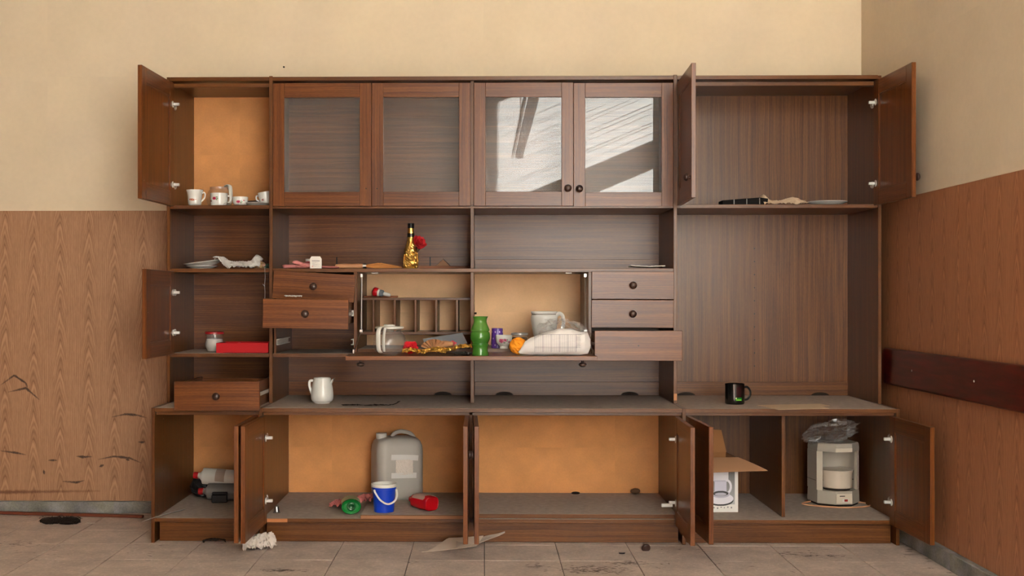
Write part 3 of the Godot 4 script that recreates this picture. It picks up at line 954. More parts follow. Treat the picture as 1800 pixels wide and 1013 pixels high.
# flowers painted round a cup; the side towards the viewer is at three quarters of the width
func flower_print(at: Array, petal: Color, leaf: Color, heart: Color) -> StandardMaterial3D:
	var im := blank(512, 160, c8(212, 210, 204))
	for q in at:
		var c := Vector2(q[0], q[1])
		for k in 5:
			var d: Vector2 = Vector2.from_angle(k * TAU / 5 + 0.3) * q[2] * 0.55
			dot(im, c.x + d.x, c.y + d.y, q[2] * 0.5, q[2] * 0.5, petal)
		dot(im, c.x, c.y, q[2] * 0.3, q[2] * 0.3, heart)
		for k in 3:
			var d: Vector2 = Vector2.from_angle(-0.5 + k * 0.55) * q[2] * 1.5
			dot(im, c.x + d.x, c.y + d.y, q[2] * 0.55, q[2] * 0.28, leaf)
	var m := tmat(im, 0.2)
	return m

func cup(called: String, label: String, at: Vector3, prof: Array, wall: float, body: Material, handle: Array, hr: float, turn: float, tilt := Vector3.ZERO, group := "", cat := "cup") -> Node3D:
	var o := thing(called, label, cat, at, 0.0, group)
	o.rotation_degrees = Vector3(tilt.x, turn, tilt.z)
	var outer := smooth(prof, 4)
	var inner := []
	for i in range(outer.size() - 1, -1, -1):
		if outer[i].y < outer[0].y + 0.006 and outer[i].x < 0.02: continue
		inner.append(Vector2(maxf(outer[i].x - wall, 0.0005), maxf(outer[i].y, wall * 1.6)))
	var all := [Vector2(0.0005, outer[0].y)] + outer
	var top: Vector2 = outer[-1]
	all.append(Vector2(top.x - wall * 0.5, top.y + wall * 0.3))
	all += inner
	all.append(Vector2(0.0005, wall * 1.6))
	part("body", lathe(all, 40), body, o, Vector3.ZERO, Vector3.ZERO, 50.0)
	if handle.size(): part("handle", tube(curve(handle, 6), hr, 10, 0.62, Vector3(0, 0, 1)), M.white, o)
	return o

func curve(pts: Array, k := 6) -> Array:
	var out := []
	for i in pts.size() - 1:
		var a: Vector3 = pts[maxi(i - 1, 0)]
		var b: Vector3 = pts[i]
		var c: Vector3 = pts[i + 1]
		var d: Vector3 = pts[mini(i + 2, pts.size() - 1)]
		for j in k: out.append(b.cubic_interpolate(c, a, d, float(j) / k))
	out.append(pts[-1])
	return out

func plate_profile(r: float, h: float) -> Array:
	return [Vector2(0.0005, 0.0015), Vector2(r * 0.56, 0.0015), Vector2(r * 0.57, 0.0), Vector2(r * 0.61, 0.0), Vector2(r * 0.63, 0.003), Vector2(r * 0.85, h * 0.72), Vector2(r, h), Vector2(r * 0.995, h + 0.0018), Vector2(r * 0.84, h * 0.72 + 0.003), Vector2(r * 0.60, 0.0062), Vector2(0.0005, 0.0055)]

func plate(called: String, label: String, at: Vector3, r: float, h: float, rot := Vector3.ZERO, group := "", m: Material = null) -> void:
	var o := single(called, lathe(plate_profile(r, h), 48), m if m else M.white, label, "plate", at, rot, group, 30.0)
	o.set_meta("category", "plate" if called != "saucer" else "saucer")

func carafe(label: String, at: Vector3, s: float, turn: float, lid: bool) -> Node3D:
	var o := thing("coffee_carafe", label, "carafe", at, turn, "glass coffee carafes")
	var out := smooth([Vector2(0.046, 0.0), Vector2(0.052, 0.006), Vector2(0.069, 0.020), Vector2(0.0745, 0.050), Vector2(0.0725, 0.074), Vector2(0.062, 0.095), Vector2(0.053, 0.106), Vector2(0.0535, 0.116)], 4)
	var prof := [Vector2(0.0005, 0.0)] + out
	for i in range(out.size() - 1, -1, -1): prof.append(Vector2(out[i].x - 0.0022, maxf(out[i].y, 0.003)))
	prof.append(Vector2(0.0005, 0.003))
	for i in prof.size(): prof[i] = prof[i] * s
	part("glass_body", lathe(prof, 40), M.glass, o, Vector3.ZERO, Vector3.ZERO, 50.0)
	part("base_ring", lathe([Vector2(0.043 * s, 0.0003), Vector2(0.046 * s, 0.0045), Vector2(0.044 * s, 0.0055), Vector2(0.041 * s, 0.003)], 32), M.glass, o)
	if lid:
		part("lid", lathe([Vector2(0.0005, 0.112), Vector2(0.054, 0.112), Vector2(0.0655, 0.117), Vector2(0.0655, 0.1235), Vector2(0.060, 0.1255), Vector2(0.026, 0.1265), Vector2(0.025, 0.133), Vector2(0.022, 0.1345), Vector2(0.0005, 0.1345)], 40), M.plastic_white, o)
	else:
		part("band", lathe([Vector2(0.0535 * s, 0.104 * s), Vector2(0.056 * s, 0.104 * s), Vector2(0.056 * s, 0.116 * s), Vector2(0.0535 * s, 0.116 * s)], 36), M.smoke, o)
	# strap handle towards +z of the carafe, made of two bands
	var h := MB.new()
	h.add(tube(curve([Vector3(0, 0.118, 0.050) * s, Vector3(0, 0.124, 0.078) * s, Vector3(0, 0.110, 0.100) * s, Vector3(0, 0.060, 0.104) * s, Vector3(0, 0.024, 0.096) * s, Vector3(0, 0.012, 0.080) * s], 6), 0.0110 * s, 12, 0.34, Vector3(0, 0, 1)))
	part("handle", h, M.plastic_white, o)
	part("handle_bracket", tube(curve([Vector3(0.013, 0.119, 0.056) * s, Vector3(0.014, 0.110, 0.070) * s, Vector3(0.014, 0.060, 0.081) * s, Vector3(0.013, 0.016, 0.074) * s], 5), 0.0085 * s, 10, 0.35, Vector3(0, 0, 1)), M.plastic_white, o)
	return o

# a rose or fabric flower: petals wound round a heart
func petals(r: float, n: int, sd: int, open := 1.0) -> MB:
	var m := MB.new()
	var g := RandomNumberGenerator.new()
	g.seed = sd
	for i in n:
		var t := float(i) / n
		var az := i * 2.4 + g.randf() * 0.5
		var el := lerpf(1.35, 0.15, t) / open
		var w := r * lerpf(0.35, 0.85, t)
		var len := r * lerpf(0.55, 1.0, t)
		var ph := g.randf() * 6.0
		m.add(sheet(6, 6, func(u: float, v: float) -> Vector3:
			var a := (v - 0.5) * 2.0
			var wid := w * sin(clampf(u * 0.8 + 0.22, 0, 1) * PI * 0.75) * a
			var bow := u * len
			var lift := 0.22 * len * a * a + 0.16 * len * u * u * u + 0.06 * len * sin(a * 5.0 + ph) * u
			var out2 := bow * cos(el) - lift * sin(el) * 0.6
			var hgt := bow * sin(el) + lift * cos(el)
			return Vector3(cos(az) * out2 - sin(az) * wid, hgt, sin(az) * out2 + cos(az) * wid), 0.0006))
	return m

func crumple(nu: int, nv: int, size: Vector2, amp: float, freq: float, sd: int, base: Callable, th := 0.0008) -> MB:
	var n := noise(sd, freq * 0.075, 3)
	var n2 := noise(sd + 7, freq * 0.045, 2)
	return sheet(nu, nv, func(u: float, v: float) -> Vector3:
		var x := (u - 0.5) * size.x
		var z := (v - 0.5) * size.y
		var k := 1.0 - 2.2 * absf(n.get_noise_2d(x * 100.0, z * 100.0))
		var w := n2.get_noise_2d(x * 100.0 + 50.0, z * 100.0)
		return Vector3(x + w * amp * 0.8, base.call(u, v) + amp * k, z + n2.get_noise_2d(z * 100.0, x * 100.0) * amp), th)

func lines_image(w: int, h: int, bg: Color, rows: Array) -> Image:
	var im := blank(w, h, bg)
	for q in rows: im.fill_rect(Rect2i(q[0], q[1], q[2], q[3]), q[4])
	return im

func crockery() -> void:
	var y := 1.5300
	var p1 := flower_print([[352, 98, 9], [376, 100, 11], [398, 102, 9], [424, 100, 6]], c8(196, 104, 72), c8(150, 120, 96), c8(80, 74, 70))
	cup("coffee_cup", "white flared porcelain cup with small rust flowers, leftmost in the upper left cupboard", Vector3(-1.367, y, 0.425), [Vector2(0.024, 0.0), Vector2(0.025, 0.003), Vector2(0.031, 0.009), Vector2(0.0325, 0.030), Vector2(0.0345, 0.052), Vector2(0.0405, 0.0755)], 0.002, p1, [Vector3(0.034, 0.058, 0), Vector3(0.044, 0.064, 0), Vector3(0.051, 0.055, 0), Vector3(0.047, 0.036, 0), Vector3(0.031, 0.020, 0)], 0.0036, -8.0, Vector3.ZERO, "cups in the upper left cupboard")
	var p2 := flower_print([[352, 70, 20], [300, 100, 12]], c8(168, 46, 74), c8(70, 104, 62), c8(96, 22, 52))
	cup("coffee_mug", "straight white mug with a red flower and green leaves, in front of the glass carafe", Vector3(-1.250, y, 0.43), [Vector2(0.037, 0.0), Vector2(0.039, 0.004), Vector2(0.0405, 0.02), Vector2(0.041, 0.059)], 0.0025, p2, [Vector3(0.040, 0.046, 0), Vector3(0.050, 0.046, 0), Vector3(0.0545, 0.034, 0), Vector3(0.050, 0.020, 0), Vector3(0.040, 0.016, 0)], 0.0036, 0.0, Vector3.ZERO, "cups in the upper left cupboard")
	var p3 := flower_print([[376, 92, 24], [436, 70, 9]], c8(190, 70, 96), c8(82, 116, 78), c8(130, 30, 62))
	cup("tea_bowl", "low white cup with a pink rose beside the tilted saucer", Vector3(-1.148, y, 0.435), [Vector2(0.022, 0.0), Vector2(0.027, 0.003), Vector2(0.0345, 0.012), Vector2(0.0365, 0.041)], 0.0022, p3, [], 0.0, 0.0, Vector3.ZERO, "cups in the upper left cupboard")
	carafe("glass coffee carafe with white strap handle and no lid, behind the white cups", Vector3(-1.275, y, 0.30), 0.86, 48.0, false)
	plate("saucer", "white saucer lying right of the low rose cup", Vector3(-1.075, y + 0.0005, 0.40), 0.0715, 0.0125)
	var p4 := flower_print([[352, 100, 12]], c8(178, 92, 88), c8(110, 110, 84), c8(90, 40, 50))
	cup("coffee_cup", "white cup tipped over on the saucer, half hidden by the cupboard side", Vector3(-1.032, y + 0.0100, 0.39), [Vector2(0.022, 0.0), Vector2(0.026, 0.004), Vector2(0.030, 0.02), Vector2(0.034, 0.058)], 0.002, p4, [Vector3(-0.030, 0.046, 0), Vector3(-0.042, 0.046, 0), Vector3(-0.044, 0.030, 0), Vector3(-0.030, 0.018, 0)], 0.0034, 0.0, Vector3(0, 0, 9), "cups in the upper left cupboard")
	plate("dark_saucer", "small dark saucer behind the tipped cup", Vector3(-1.10, y + 0.020, 0.30), 0.050, 0.012, Vector3(8, 0, 0), "", mat(c8(40, 28, 22), 0.3))
	single("wire_clip", tube(curve([Vector3(-0.022, 0.004, 0), Vector3(-0.010, 0.010, 0.01), Vector3(0.004, 0.012, 0.0), Vector3(0.014, 0.004, -0.01), Vector3(0.004, 0.003, 0.006), Vector3(-0.006, 0.004, 0.012)], 6), 0.0016, 6), M.steel, "bent silvery wire clip between the flowered mug and the rose cup", "clip", Vector3(-1.205, y, 0.452))
	# upper right cupboard
	var bt := thing("video_rack", "black plastic rack with three pale ribs lying in the upper right cupboard", "rack", Vector3(1.219, y, 0.42))
	bt.rotation_degrees = Vector3(0, 0, 0)
	part("case", prism([Vector2(-0.104, 0.0), Vector2(0.104, 0.0), Vector2(0.108, 0.028), Vector2(0.070, 0.0335), Vector2(-0.104, 0.020)], 0.10, 0.002), mat(c8(16, 14, 14), 0.8, 0.25), bt)
	for q in [-0.051, 0.008, 0.068]: part("rib", box(Vector3(0.0025, 0.023 + 0.05 * (q + 0.05) * 0.9, 0.002), 0.0), mat(c8(150, 146, 140), 0.5), bt, Vector3(q, 0.0125 + 0.03 * (q + 0.05), 0.0502))
	single("crumpled_cloth", crumple(36, 18, Vector2(0.205, 0.13), 0.008, 3.6, 311, func(u: float, v: float) -> float: return (0.014 + 0.030 * exp(-pow((u - 0.08) / 0.08, 2.0)) + 0.016 * exp(-pow((u - 0.72) / 0.16, 2.0))) * (1.0 - smoothstep(0.4, 1.0, v))), mat(c8(214, 186, 156), 0.9), "crumpled beige cloth between black rack and white plate", "cloth", Vector3(1.408, y + 0.003, 0.42), Vector3.ZERO, "", 50.0)
	plate("dinner_plate", "large white plate lying flat in the upper right cupboard", Vector3(1.627, y + 0.0005, 0.37), 0.094, 0.018, Vector3.ZERO, "dinner plates")

func shelf_things() -> void:
	# left unit, second shelf
	var y := 1.2325
	plate("dinner_plate", "grey white plate tilted on top of another on the second left shelf", Vector3(-1.335, y + 0.0165, 0.36), 0.097, 0.020, Vector3(4, 0, 7.0), "dinner plates")
	plate("dinner_plate", "lower plate of the pair under the tilted plate on the second left shelf", Vector3(-1.35, y + 0.0005, 0.35), 0.075, 0.014, Vector3.ZERO, "dinner plates")
	single("crumpled_paper", crumple(40, 22, Vector2(0.215, 0.13), 0.011, 3.6, 321, func(u: float, v: float) -> float: return (0.036 - 0.012 * smoothstep(0.1, 0.4, u) + 0.030 * exp(-pow((u - 0.90) / 0.10, 2.0)) + 0.010 * exp(-pow((u - 0.08) / 0.10, 2.0))) * (1.0 - smoothstep(0.35, 1.0, v) * smoothstep(0.05, 0.36, u))), mat(c8(208, 203, 198), 0.85), "crumpled white paper napkin beside the plates on the second left shelf", "paper", Vector3(-1.166, y + 0.004, 0.40), Vector3.ZERO, "", 55.0)
	var fl := thing("dried_posy", "small tan and green dried posy at the right end of the second left shelf", "posy", Vector3(-1.055, y, 0.39))
	part("wrapping", blob(Vector3(0.026, 0.017, 0.03), 0.25, 2.0, 331), mat(c8(176, 140, 98), 0.9), fl, Vector3(-0.012, 0.017, 0))
	part("bloom", petals(0.017, 9, 332), mat(c8(206, 158, 140), 0.9), fl, Vector3(0.010, 0.011, 0.016))
	part("leaf_tuft", blob(Vector3(0.013, 0.011, 0.015), 0.4, 3.0, 333), mat(c8(52, 78, 60), 0.8), fl, Vector3(0.031, 0.011, 0.008))
	single("hanging_string", tube(curve([Vector3(0, 0.006, -0.03), Vector3(0.0, 0.002, 0.004), Vector3(0.0015, -0.04, 0.005), Vector3(-0.001, -0.08, 0.005), Vector3(0.001, -0.11, 0.006), Vector3(0.0, -0.145, 0.006)], 5), 0.0011, 6).add(tube([Vector3(-0.009, -0.073, 0.006), Vector3(-0.0045, -0.079, 0.006), Vector3(0.0, -0.084, 0.006)], 0.0016, 6)), mat(c8(170, 160, 158), 0.8), "thin pale string hanging over the edge of the second left shelf", "string", Vector3(-1.021, y, U + 0.002))
	# left unit, third shelf
	y = 0.8355
	var jar := thing("glass_jar", "glass jar half full of white powder with a red lid", "jar", Vector3(-1.303, y, 0.29))
	var jp := smooth([Vector2(0.030, 0.0), Vector2(0.035, 0.003), Vector2(0.044, 0.022), Vector2(0.045, 0.040), Vector2(0.040, 0.060), Vector2(0.039, 0.084)], 4)
	var gp := [Vector2(0.0005, 0.0)] + jp
	var ip := [Vector2(0.0005, 0.003)]
	for q in jp:
		if q.y < 0.058: ip.append(Vector2(q.x - 0.0024, maxf(q.y, 0.003)))
	ip.append(Vector2(0.0385, 0.060)); ip.append(Vector2(0.012, 0.063)); ip.append(Vector2(0.0005, 0.060))
	for i in range(jp.size() - 1, -1, -1): gp.append(Vector2(jp[i].x - 0.002, maxf(jp[i].y, 0.0025)))
	gp.append(Vector2(0.0005, 0.0025))
	part("glass_body", lathe(gp, 36), M.glass, jar, Vector3.ZERO, Vector3.ZERO, 50.0)
	part("powder", lathe(ip, 36), mat(c8(214, 208, 202), 0.95), jar, Vector3.ZERO, Vector3.ZERO, 45.0)
	part("lid", lathe([Vector2(0.0005, 0.083), Vector2(0.042, 0.083), Vector2(0.0455, 0.085), Vector2(0.0455, 0.093), Vector2(0.043, 0.0955), Vector2(0.0005, 0.096)], 36), mat(c8(150, 30, 36), 0.35), jar)
	var tr := thing("plastic_tray", "bright red open plastic tray on the third left shelf", "tray", Vector3(-1.1335, y, 0.365))
	part("floor", box(Vector3(0.246, 0.003, 0.20), 0.001), M.red, tr, Vector3(0, 0.0017, 0))
	for s in [-1.0, 1.0]:
		part("long_wall", box(Vector3(0.246, 0.047, 0.004), 0.0015), M.red, tr, Vector3(0, 0.0237, s * 0.098))
		part("end_wall", box(Vector3(0.004, 0.047, 0.192), 0.0015), M.red, tr, Vector3(s * 0.121, 0.0237, 0))
	part("partition", box(Vector3(0.003, 0.042, 0.192), 0.001), M.red, tr, Vector3(-0.046, 0.022, 0))
	# middle unit, shelf under the glass doors
	y = 1.2328
	var pink := mat(c8(204, 128, 124), 0.6)
	var gl := thing("rubber_glove", "pink rubber glove lying flat behind the small white carton", "glove", Vector3(-0.855, y, 0.41))
	var gm := MB.new()
	for q in [[-0.030, 0.010, 0.085, 2.0], [-0.010, 0.010, 0.098, -4.0], [0.012, 0.011, 0.092, -10.0]]:
		gm.add(tube(curve([Vector3(-0.01, 0.011, q[0]), Vector3(-q[2] * 0.6, 0.012, q[0] - 0.004), Vector3(-q[2] + 0.006, 0.011, q[0] + q[3] * 0.001), Vector3(-q[2], 0.010, q[0] + q[3] * 0.001)], 5), [0.011, 0.0105, 0.010, 0.0105, 0.0108, 0.011, 0.0108, 0.010, 0.0105, 0.011, 0.011, 0.0108, 0.010, 0.0085, 0.006, 0.001], 10, 0.85))
	gm.add(tube(curve([Vector3(0.0, 0.020, 0.026), Vector3(-0.026, 0.030, 0.032), Vector3(-0.046, 0.029, 0.036)], 5), [0.012, 0.012, 0.0115, 0.011, 0.011, 0.0115, 0.011, 0.010, 0.0085, 0.005, 0.001], 10, 0.8))
	gm.add(blob(Vector3(0.050, 0.014, 0.042), 0.12, 1.6, 341), T(Vector3(0.015, 0.0145, 0)))
	part("hand", gm, pink, gl, Vector3.ZERO, Vector3.ZERO, 60.0)
	part("cuff", tube(curve([Vector3(0.05, 0.010, 0), Vector3(0.10, 0.008, 0.006), Vector3(0.175, 0.006, 0.012)], 6), [0.040, 0.040, 0.038, 0.036, 0.037, 0.036, 0.035, 0.036, 0.035, 0.034, 0.033, 0.032, 0.031], 16, 0.17), pink, gl, Vector3.ZERO, Vector3.ZERO, 60.0)
	var rj := thing("small_jar", "small red labelled jar tucked behind the white carton", "jar", Vector3(-0.842, y, 0.30))
	part("body", lathe([Vector2(0.0005, 0), Vector2(0.017, 0), Vector2(0.018, 0.002), Vector2(0.018, 0.038), Vector2(0.0005, 0.038)], 24), mat(c8(166, 24, 34), 0.35), rj)
	part("lid", lathe([Vector2(0.0005, 0.038), Vector2(0.0175, 0.038), Vector2(0.0175, 0.050), Vector2(0.0005, 0.0505)], 24), mat(c8(196, 190, 184), 0.4), rj)
	var ct := thing("small_carton", "small white cardboard carton with cut top corners and fine print", "carton", Vector3(-0.788, y, 0.455), 6.0)
	part("box", prism([Vector2(-0.027, 0), Vector2(0.027, 0), Vector2(0.027, 0.046), Vector2(0.020, 0.057), Vector2(-0.020, 0.057), Vector2(-0.027, 0.046)], 0.030, 0.0006), mat(c8(232, 226, 218), 0.7), ct)
	var ink := c8(120, 112, 116)
	var rows := [[10, 26, 108, 9, c8(84, 80, 92)]]
	for i in 9: rows.append([12 + (i * 37) % 9, 46 + i * 9, [96, 60, 84, 40, 100, 72, 30, 88, 52][i], 2, ink])
	rows.append([12, 110, 16, 12, c8(206, 120, 110)])
	part("print", box(Vector3(0.044, 0.042, 0.0004), 0.0).put(T(Vector3.ZERO)), face_print(lines_image(128, 140, c8(232, 226, 218), rows), 0.7), ct, Vector3(0, 0.024, 0.01515))
	face_uv(ct.get_node("print"))
	var br := thing("wooden_brush", "wooden handled brush with a metal ferrule and long orange bristles", "brush", Vector3(-0.56, y, 0.42))
	part("handle", tube([Vector3(-0.142, 0.0095, 0), Vector3(-0.138, 0.0095, 0), Vector3(-0.13, 0.0105, 0), Vector3(-0.10, 0.0115, 0), Vector3(-0.06, 0.011, 0), Vector3(-0.03, 0.0115, 0), Vector3(-0.010, 0.012, 0)], [0.004, 0.0115, 0.012, 0.0132, 0.0122, 0.0135, 0.012], 16), mat(c8(186, 132, 92), 0.5), br, Vector3.ZERO, Vector3.ZERO, 60.0)
	part("ferrule", tube([Vector3(-0.010, 0.013, 0), Vector3(0.006, 0.013, 0)], 0.0118, 16), M.steel, br)
	var bm := MB.new()
	var bg := RandomNumberGenerator.new()
	bg.seed = 9
	for i in 70:
		var zz := bg.randf_range(-0.02, 0.02)
		var yy := bg.randf_range(0.003, 0.026)
		var ln := bg.randf_range(0.09, 0.175)
		bm.add(tube([Vector3(0.004, 0.012 + (yy - 0.012) * 0.4, zz * 0.3), Vector3(ln * 0.5, yy, zz), Vector3(ln, lerpf(yy, 0.004, 0.75), zz * 1.3)], [0.0022, 0.0024, 0.0008], 5))
	part("bristles", bm, mat(c8(190, 126, 66), 0.7), br).set_meta("kind", "stuff")
	# gold bottle with a red flower tied to its neck
	var bo := thing("gold_bottle", "small bottle wrapped in gold foil with a red fabric flower at its neck", "bottle", Vector3(-0.344, y, 0.40))
	var bp := smooth([Vector2(0.026, 0.0), Vector2(0.0315, 0.004), Vector2(0.0345, 0.030), Vector2(0.0335, 0.065), Vector2(0.027, 0.095), Vector2(0.0185, 0.125), Vector2(0.0155, 0.150), Vector2(0.0150, 0.194)], 6)
	var bmesh := lathe([Vector2(0.0005, 0.0)] + bp + [Vector2(0.0005, 0.195)], 40)
	var bn := noise(351, 55.0, 2)
	for i in bmesh.v.size():
		var q := bmesh.v[i]
		if q.y > 0.005 and q.y < 0.17:
			var k := 1.0 + 0.10 * (1.0 - 3.0 * absf(bn.get_noise_3dv(q)))
			bmesh.v[i] = Vector3(q.x * k, q.y, q.z * k)
	var gold := mat(c8(232, 190, 104), 0.36, 0.5, 1.0)
	part("foil_body", bmesh, gold, bo, Vector3.ZERO, Vector3.ZERO, 24.0)
	part("cap", lathe([Vector2(0.0005, 0.192), Vector2(0.0152, 0.192), Vector2(0.0156, 0.214), Vector2(0.0150, 0.2155), Vector2(0.0005, 0.2158)], 28), M.black, bo)
	part("neck_label", lathe([Vector2(0.0158, 0.150), Vector2(0.0168, 0.150), Vector2(0.0168, 0.168), Vector2(0.0158, 0.168)], 28), mat(c8(36, 30, 14), 0.3), bo)
	part("flower", petals(0.036, 17, 352, 1.0), mat(c8(176, 10, 22), 0.75), bo, Vector3(0.034, 0.118, 0.024), Vector3(62, 18, -14), 60.0)
	part("leaf", petals(0.028, 3, 353, 1.3), mat(c8(62, 54, 24), 0.7), bo, Vector3(0.034, 0.105, 0.016), Vector3(150, 0, -20), 60.0)
	var rib := MB.new()
	for q in [[-0.030, 0.06, 0.02, 0.0], [0.034, 0.07, 0.016, 0.03], [0.020, 0.145, 0.012, 0.05]]:
		rib.add(crumple(10, 3, Vector2(0.055, 0.006), 0.002, 12.0, 354, func(_u: float, _v: float) -> float: return 0.0), T(Vector3(q[0], q[1] - 0.02, q[2]), Vector3(0, 0, 86.0 + q[3] * 200.0)))
	part("ribbon", rib, gold, bo, Vector3.ZERO, Vector3.ZERO, 20.0)
	single("wood_lath", box(Vector3(0.27, 0.022, 0.012), 0.001, 0), mat(c8(150, 86, 48), 0.6), "narrow reddish wooden lath along the back wall right of the gold bottle", "lath", Vector3(-0.198, y + 0.0115, 0.045))
	var wd := thing("wooden_wedge", "small triangular wooden wedge leaning on the back panel beside the middle divider", "wedge", Vector3(-0.203, y + 0.0228, 0.046))
	part("body", prism([Vector2(-0.034, 0), Vector2(0.034, 0), Vector2(0.0, 0.034)], 0.010, 0.0005), mat(c8(150, 104, 72), 0.7), wd)
	part("dark_edge", box(Vector3(0.050, 0.003, 0.0104), 0.0005), M.char, wd, Vector3(0.0178, 0.0178, 0), Vector3(0, 0, -45))
	single("folded_paper", crumple(20, 8, Vector2(0.160, 0.11), 0.0018, 3.0, 361, func(u: float, v: float) -> float: return 0.004 + 0.004 * absf(u - 0.55) * 2.0 + 0.003 * v, 0.0035), M.paper, "folded white paper napkin at the right end of the shelf under the glass doors", "paper", Vector3(0.768, y + 0.001, 0.42), Vector3.ZERO, "", 60.0)

# a printed face: the texture runs once over the front of a thin box
func face_print(im: Image, rough: float) -> StandardMaterial3D:
	return tmat(im, rough)

func face_uv(o: MeshInstance3D) -> void:
	var ar := (o.mesh as ArrayMesh).surface_get_arrays(0)
	var vs: PackedVector3Array = ar[Mesh.ARRAY_VERTEX]
	var us: PackedVector2Array = ar[Mesh.ARRAY_TEX_UV]
	var bb := o.mesh.get_aabb()
	for i in vs.size(): us[i] = Vector2((vs[i].x - bb.position.x) / bb.size.x, 1.0 - (vs[i].y - bb.position.y) / bb.size.y)
	ar[Mesh.ARRAY_TEX_UV] = us
	var m := ArrayMesh.new()
	m.add_surface_from_arrays(Mesh.PRIMITIVE_TRIANGLES, ar)
	o.mesh = m

func desk_things() -> void:
	var fy := 0.8413     # top of the flap
	var iy := 0.8562     # floor of the desk behind it
	# on the pigeonhole shelf
	var lb := thing("lamp_holder", "little red, white and grey lamp holder lying above the pigeonholes", "lamp holder", Vector3(-0.503, 1.096, 0.27))
	lb.rotation_degrees = Vector3(0, -12, -12)
	var ax := T(Vector3(0, 0.0225, 0), Vector3(0, 0, -90))
	part("red_shade", lathe(smooth([Vector2(0.010, -0.042), Vector2(0.021, -0.036), Vector2(0.0225, -0.024), Vector2(0.020, -0.014), Vector2(0.012, -0.012)], 4), 24).put(ax), mat(c8(186, 18, 28), 0.3), lb)
	part("white_shell", lathe([Vector2(0.0005, -0.026), Vector2(0.015, -0.026), Vector2(0.0185, -0.012), Vector2(0.016, -0.002), Vector2(0.0005, -0.002)], 24).put(ax), M.plastic_white, lb)
	part("grey_collar", lathe([Vector2(0.0005, -0.004), Vector2(0.0165, -0.004), Vector2(0.0165, 0.010), Vector2(0.011, 0.016), Vector2(0.0005, 0.016)], 24).put(ax), mat(c8(104, 110, 118), 0.5), lb)
	part("plug", lathe([Vector2(0.0005, 0.014), Vector2(0.0095, 0.014), Vector2(0.0088, 0.044), Vector2(0.0060, 0.050), Vector2(0.0005, 0.050)], 20).put(ax), M.plastic_white, lb)
	single("wooden_stick", box(Vector3(0.17, 0.009, 0.022), 0.002), mat(c8(150, 84, 44), 0.6), "flat reddish wooden stick lying above the pigeonholes", "stick", Vector3(-0.505, 1.1008, 0.19))
	carafe("glass coffee carafe with white lid and handle standing on the writing flap", Vector3(-0.423, fy, 0.70), 1.0, -24.0, true)
	# dried decoration heap
	single("fabric_rose", petals(0.037, 18, 401, 1.05), mat(c8(214, 14, 34), 0.75), "bright red fabric rose lying right of the glass carafe", "rose", Vector3(-0.328, fy + 0.020, 0.665), Vector3(50, 10, 10), "", 60.0)
	single("grey_card", box(Vector3(0.190, 0.002, 0.13), 0.0004), mat(c8(152, 156, 164), 0.6), "grey card lying slanted behind the paper fan", "card", Vector3(-0.180, 0.8935, 0.50), Vector3(20, 12, 9))
	var fan := thing("paper_fan", "pleated brown kraft paper fan with a rolled stalk beside it", "paper fan", Vector3(-0.222, fy + 0.015, 0.68))
	var fm := sheet(48, 8, func(u: float, v: float) -> Vector3:
		var a := lerpf(2.75, 0.75, u)
		var r := 0.006 + 0.050 * v
		var k := (absf(fposmod(u * 7.0, 1.0) - 0.5) * 2.0 - 0.5) * 0.020 * v
		return Vector3(cos(a) * r * 1.15, sin(a) * r * 0.95, k + 0.012 * v), 0.0008)
	var kraft := mat(c8(176, 128, 88), 0.8)
	part("pleats", fm, kraft, fan, Vector3.ZERO, Vector3.ZERO, 20.0)
	part("roll", tube(curve([Vector3(0.004, 0.020, -0.012), Vector3(0.045, 0.030, -0.010), Vector3(0.085, 0.030, -0.008)], 4), [0.020, 0.022, 0.0225, 0.022, 0.020, 0.018, 0.016, 0.014, 0.012], 14, 0.8), kraft, fan)
	var bud := thing("rosebud", "faded pink artificial rosebud resting on the brown paper roll", "rosebud", Vector3(-0.140, fy + 0.040, 0.655))
	part("bloom", petals(0.019, 12, 402, 0.8), mat(c8(196, 70, 84), 0.75), bud, Vector3.ZERO, Vector3(40, 0, -10), 60.0)
	part("pale_petals", petals(0.018, 4, 403, 1.2), mat(c8(214, 190, 160), 0.75), bud, Vector3(0.010, -0.010, 0.006), Vector3(60, 30, -30), 60.0)
	var gold := mat(c8(226, 182, 92), 0.36, 0.5, 1.0)
	var gg := thing("gold_garland", "crumpled strip of gold foil garland lying along the writing flap", "garland", Vector3(-0.20, fy + 0.004, 0.72))
	part("strip", crumple(70, 8, Vector2(0.325, 0.030), 0.008, 14.0, 404, func(u: float, v: float) -> float: return 0.012 + 0.026 * u * u + 0.005 * sin(u * 17.0)), gold, gg, Vector3.ZERO, Vector3(24, 7, 0), 14.0)
	part("strip", crumple(40, 6, Vector2(0.19, 0.022), 0.007, 14.0, 405, func(u: float, v: float) -> float: return 0.008 + 0.004 * sin(u * 11.0)), gold, gg, Vector3(-0.060, 0.002, 0.045), Vector3(18, -3, 0), 14.0)
	var wm := MB.new()
	var g := RandomNumberGenerator.new()
	g.seed = 66
	for i in 14:
		var pts := []
		var c := Vector3(g.randf_range(-0.05, 0.05), 0.008, g.randf_range(-0.015, 0.015))
		for k in 5: pts.append(c + Vector3((k - 2) * 0.013 + g.randf_range(-0.006, 0.006), g.randf_range(-0.005, 0.010), g.randf_range(-0.014, 0.014)))
		wm.add(tube(curve(pts, 4), 0.0014, 5))
	single("wire_tangle", wm, mat(c8(44, 42, 36), 0.4), "tangle of dark wire in front of the gold foil, left of the green vase", "wire", Vector3(-0.105, fy, 0.79))
